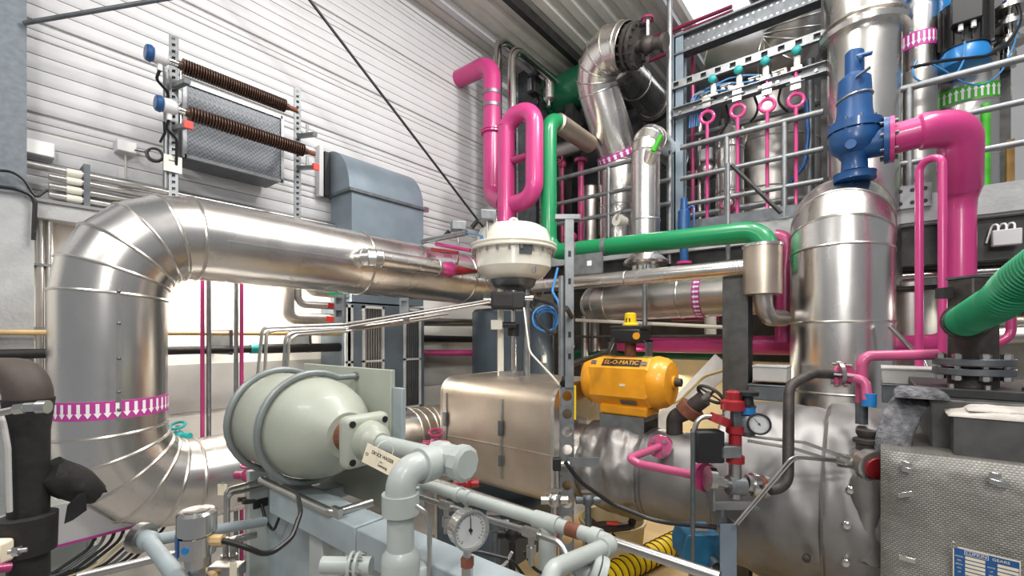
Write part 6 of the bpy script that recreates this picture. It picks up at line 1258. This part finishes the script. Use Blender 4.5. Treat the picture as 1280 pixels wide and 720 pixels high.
# ---------------------------------------------------------------- further equipment on the mezzanine and skid
def mz(px, py, X): return W(px, py, X=X)
t = thing('toe_board', 'grey kick plate along the mezzanine edge below the instrument rack rail', 'plate', (MX, 1.2, 3.62)); MB().bx(MX - .01, MX + .0, yat(1029, MX), yat(850, MX), 3.625, 3.76).build('board', 'galv_dark', t)
p = mz(686, 112, 6.7); t = thing('filter_bowl', 'small silver cylinder beside the dark green vessel', 'filter', p); MB().lathe(p - V((0, 0, .2)), (0, 0, 1), [(0, .07), (.03, .1), (.34, .1), (.37, .07), (.42, .03)], 24).build('bowl', 'cladding', t); MB().cyl(p - V((0, 0, .3)), p - V((0, 0, .2)), .04).build('drain', 'steel', t)
p = mz(668, 108, 6.5); t = thing('control_box', 'black and grey control box under the roof left of the dark green vessel', 'box', p); MB().box(p, (.2, .16, .3)).build('housing', 'black', t, .01); MB().box(p - V((.105, -.03, 0)), (.02, .08, .22)).build('cover', 'galvanised', t, .006)
part_pipe(t, 'cable', [p - V((0, 0, .14)), p - V((.02, .1, .3)), p - V((.0, -.05, .45))], .015, 'cable', .1)
solo(MB().bx(6.75, 6.85, mz(672, 100, 6.8).y, mz(650, 100, 6.8).y, 3.62, mz(660, 80, 6.8).z), 'partition_screen', 'galv_dark', 'upright dull grey panel behind the pink loop', 'panel')
for px, py, X, l in ((703, 206, 6.4, 'small dark pink hand valve high behind the rail, beside the green pipe'), (716, 296, 6.1, 'small dark pink hand valve low behind the rail, beside the green pipe'), (912, 262, 6.3, 'small pink drain valve at floor level behind the rack rail')):
    p = mz(px, py, X); t = thing('hand_valve', l, 'valve', p); MB().sphere(p, .07, 12).build('body', 'red_pipe', t); MB().cyl((p.x, p.y, 3.62), p, .03).build('riser_tube', 'red_pipe', t); MB().cyl(p, p + V((-.12, 0, .05)), .018).build('stem', 'steel', t); MB().ring(p + V((-.13, 0, .055)), (1, 0, -.4), .08, .014, 20, 6).build('handwheel', 'red_pipe', t)
p = mz(884, 205, 6.5); t = thing('pilot_valve', 'pale valve with a round body between the two left siphon loops', 'valve', p); MB().sphere(p - V((0, 0, .1)), .13, 16).build('body', 'steel', t); MB().box(p + V((0, 0, .12)), (.14, .16, .16)).build('head', 'panel_white', t, .02); MB().cyl((p.x, p.y, 3.62), p, .04).build('pipe_leg', 'steel', t); MB().cyl(p - V((0, .25, .1)), p + V((0, .25, -.1)), .06).build('run', 'steel', t)
for i, (pa, pb, X, r, m_, l) in enumerate((((858, 172), (1025, 128), 6.55, .035, 'galvanised', 'level grey tube behind the siphon loops, higher one'), ((858, 270), (1025, 244), 6.35, .04, 'galvanised', 'level grey tube just above the kick plate of the rack'), ((700, 262), (790, 240), 6.75, .035, 'steel', 'level steel tube behind the rail left of the upright clad pipe'), ((700, 305), (790, 292), 6.6, .05, 'steel_dark', 'level dark tube low behind the rail left of the upright clad pipe'), ((915, 155), (1022, 128), 6.9, .06, 'galv_dark', 'thick dull tube across the front of the wide silver vessel'))):
    a, b = mz(*pa, X), mz(*pb, X); a.z = b.z = (a.z + b.z) / 2; solo(MB().cyl(a, b, r), 'service_tube', m_, l, 'pipe')
for i, (px, X, r, zt_, m_, l) in enumerate(((875, 6.6, .03, 120, 'steel', 'thin steel riser right of the dark pink upright in the rack'), (903, 6.75, .045, 150, 'steel_dark', 'dark riser left of the silver elbow vent behind the rack rail'), (1012, 6.25, .05, 75, 'galvanised', 'grey riser at the right end of the instrument rack'), (700, 6.9, .06, 180, 'steel_dark', 'dark riser behind the green pipe'), (751, 6.8, .05, 190, 'steel', 'thin steel riser beside the left clad vessel behind the rail'), (781, 6.6, .11, 215, 'cladding_dull', 'dull clad riser just left of the upright clad pipe'))):
    p = mz(px, zt_, X); solo(MB().cyl((X, p.y, 3.62), p, r), 'riser_tube', m_, l, 'pipe')
pipe('blue_hose', 'dark blue hose hanging at the right end of the instrument rack', 'hose', [mz(1008, 125, 6.1), mz(1010, 170, 6.1), mz(1006, 205, 6.1), mz(985, 232, 6.1)], .025, 'blue', .2)
for k, (pa, pm, pb) in enumerate((((872, 108), (868, 138), (884, 150)), ((905, 120), (912, 150), (900, 168)), ((940, 112), (950, 140), (938, 152)), ((978, 100), (972, 128), (985, 140)))):
    solo(MB().tube(fil([mz(*pa, 6.15), mz(*pm, 6.12), mz(*pb, 6.2)], .12, 5), .014, 8), 'signal_cable', 'cable', 'black cable hanging below the %s teal capped transmitter from the steel column' % names4[k], 'cable')
for k, px in enumerate((878, 910, 945, 975)):
    p = mz(px, (122, 112, 103, 95)[k], 6.12); t = thing('valve_manifold', 'pale valve block on the rack just left of the %s teal capped transmitter' % names4[k], 'valve', p); MB().box(p, (.1, .16, .13)).build('body', 'cladding_warm', t, .015); MB().cyl(p - V((.12, 0, 0)), p, .02).build('spindle', 'steel', t); MB().cyl(p - V((.13, .06, 0)), p - V((.13, -.06, 0)), .012).build('t_handle', 'steel', t)
# black block and small tubing by the skid side panel
p = W(322, 627, X=1.12); t = thing('solenoid_block', 'black solenoid block fixed to the skid side panel left of the drum', 'valve', p); MB().box(p, (.08, .09, .05)).build('body', 'black', t, .006)
for s in (-.03, .03): MB().cyl(p + V((-.03, s, .02)), p + V((-.09, s, .03)), .014).build('port', 'iron', t)
part_pipe(t, 'lead', [p + V((0, -.05, 0)), p + V((0, -.1, -.08)), p + V((0, -.2, -.12)), p + V((0, -.3, .02))], .008, 'cable', .05)
for i, (px, l) in enumerate(((282, 'left of two short steel impulse tubes behind the stainless transmitter'), (291, 'right of two short steel impulse tubes behind the stainless transmitter'))):
    a, b = W(px, 725, d=2.0), W(px, 672, d=2.0); t = thing('impulse_tube', l, 'pipe', a); MB().cyl(a, b, .012).build('tube', 'steel', t); MB().cyl(a.lerp(b, .45), a.lerp(b, .6), .02, n=6).build('nut', 'chrome', t); MB().cyl(a.lerp(b, .15), a.lerp(b, .3), .02, n=6).build('nut', 'tan_pipe', t)
t = thing('block_valve', 'steel block valve with a cream tag at the bottom behind the transmitter', 'valve', W(288, 708, d=1.9)); p = W(284, 712, d=1.9); MB().box(p, (.13, .06, .05), (rx, fw, V((0, 0, 1)))).build('block', 'steel', t, .005); MB().box(p + rx * .05 - fw * .04 + V((0, 0, .02)), (.03, .002, .06), (rx, fw, V((0, 0, 1)))).build('tag', 'cream_tag', t); MB().cyl(p - rx * .08, p - rx * .02 - fw * .05, .012).build('handle', 'tan_pipe', t)
# fittings between the skid pipes and the perforated post
for i, (px, py, d_, l) in enumerate(((693, 625, 2.7, 'steel drain fitting hanging below the perforated post sensor'), (735, 625, 3.0, 'dull steel valve low beside the perforated post'), (640, 668, 2.6, 'black hose connector below the long pale grey skid pipe'), (618, 655, 2.5, 'dull drain cock below the tee of the long pale grey skid pipe'))):
    p = W(px, py, d=d_); mm = ('steel', 'galv_dark', 'black', 'galv_dark')[i]; t = thing('drain_cock', l, 'valve', p); MB().cyl((p.x, p.y, 0), p + V((0, 0, .02)), .02).build('leg', mm, t); MB().sphere(p, .045, 12).build('body', mm, t); MB().cyl(p - rx * .08, p + rx * .08, .025).build('run', mm, t); MB().box(p + V((0, 0, .06)), (.09, .02, .015), (rx, fw, V((0, 0, 1)))).build('lever', ('steel', 'steel', 'black', 'steel')[i], t)
for i, pts in enumerate(([(560, 715), (575, 690), (600, 690), (640, 700), (655, 720)], [(605, 700), (618, 712), (632, 706), (640, 690)], [(655, 690), (668, 712), (690, 722)])):
    solo(MB().tube(fil([W(*q, d=1.9) for q in pts], .08, 5), .007, 8), 'thin_cable', ('cable', 'plaster_grey', 'cable')[i], ('thin black cable behind the large chrome gauge', 'thin grey cable loop right of the large chrome gauge', 'thin black cable below the tee of the pale grey skid pipe')[i], 'cable')
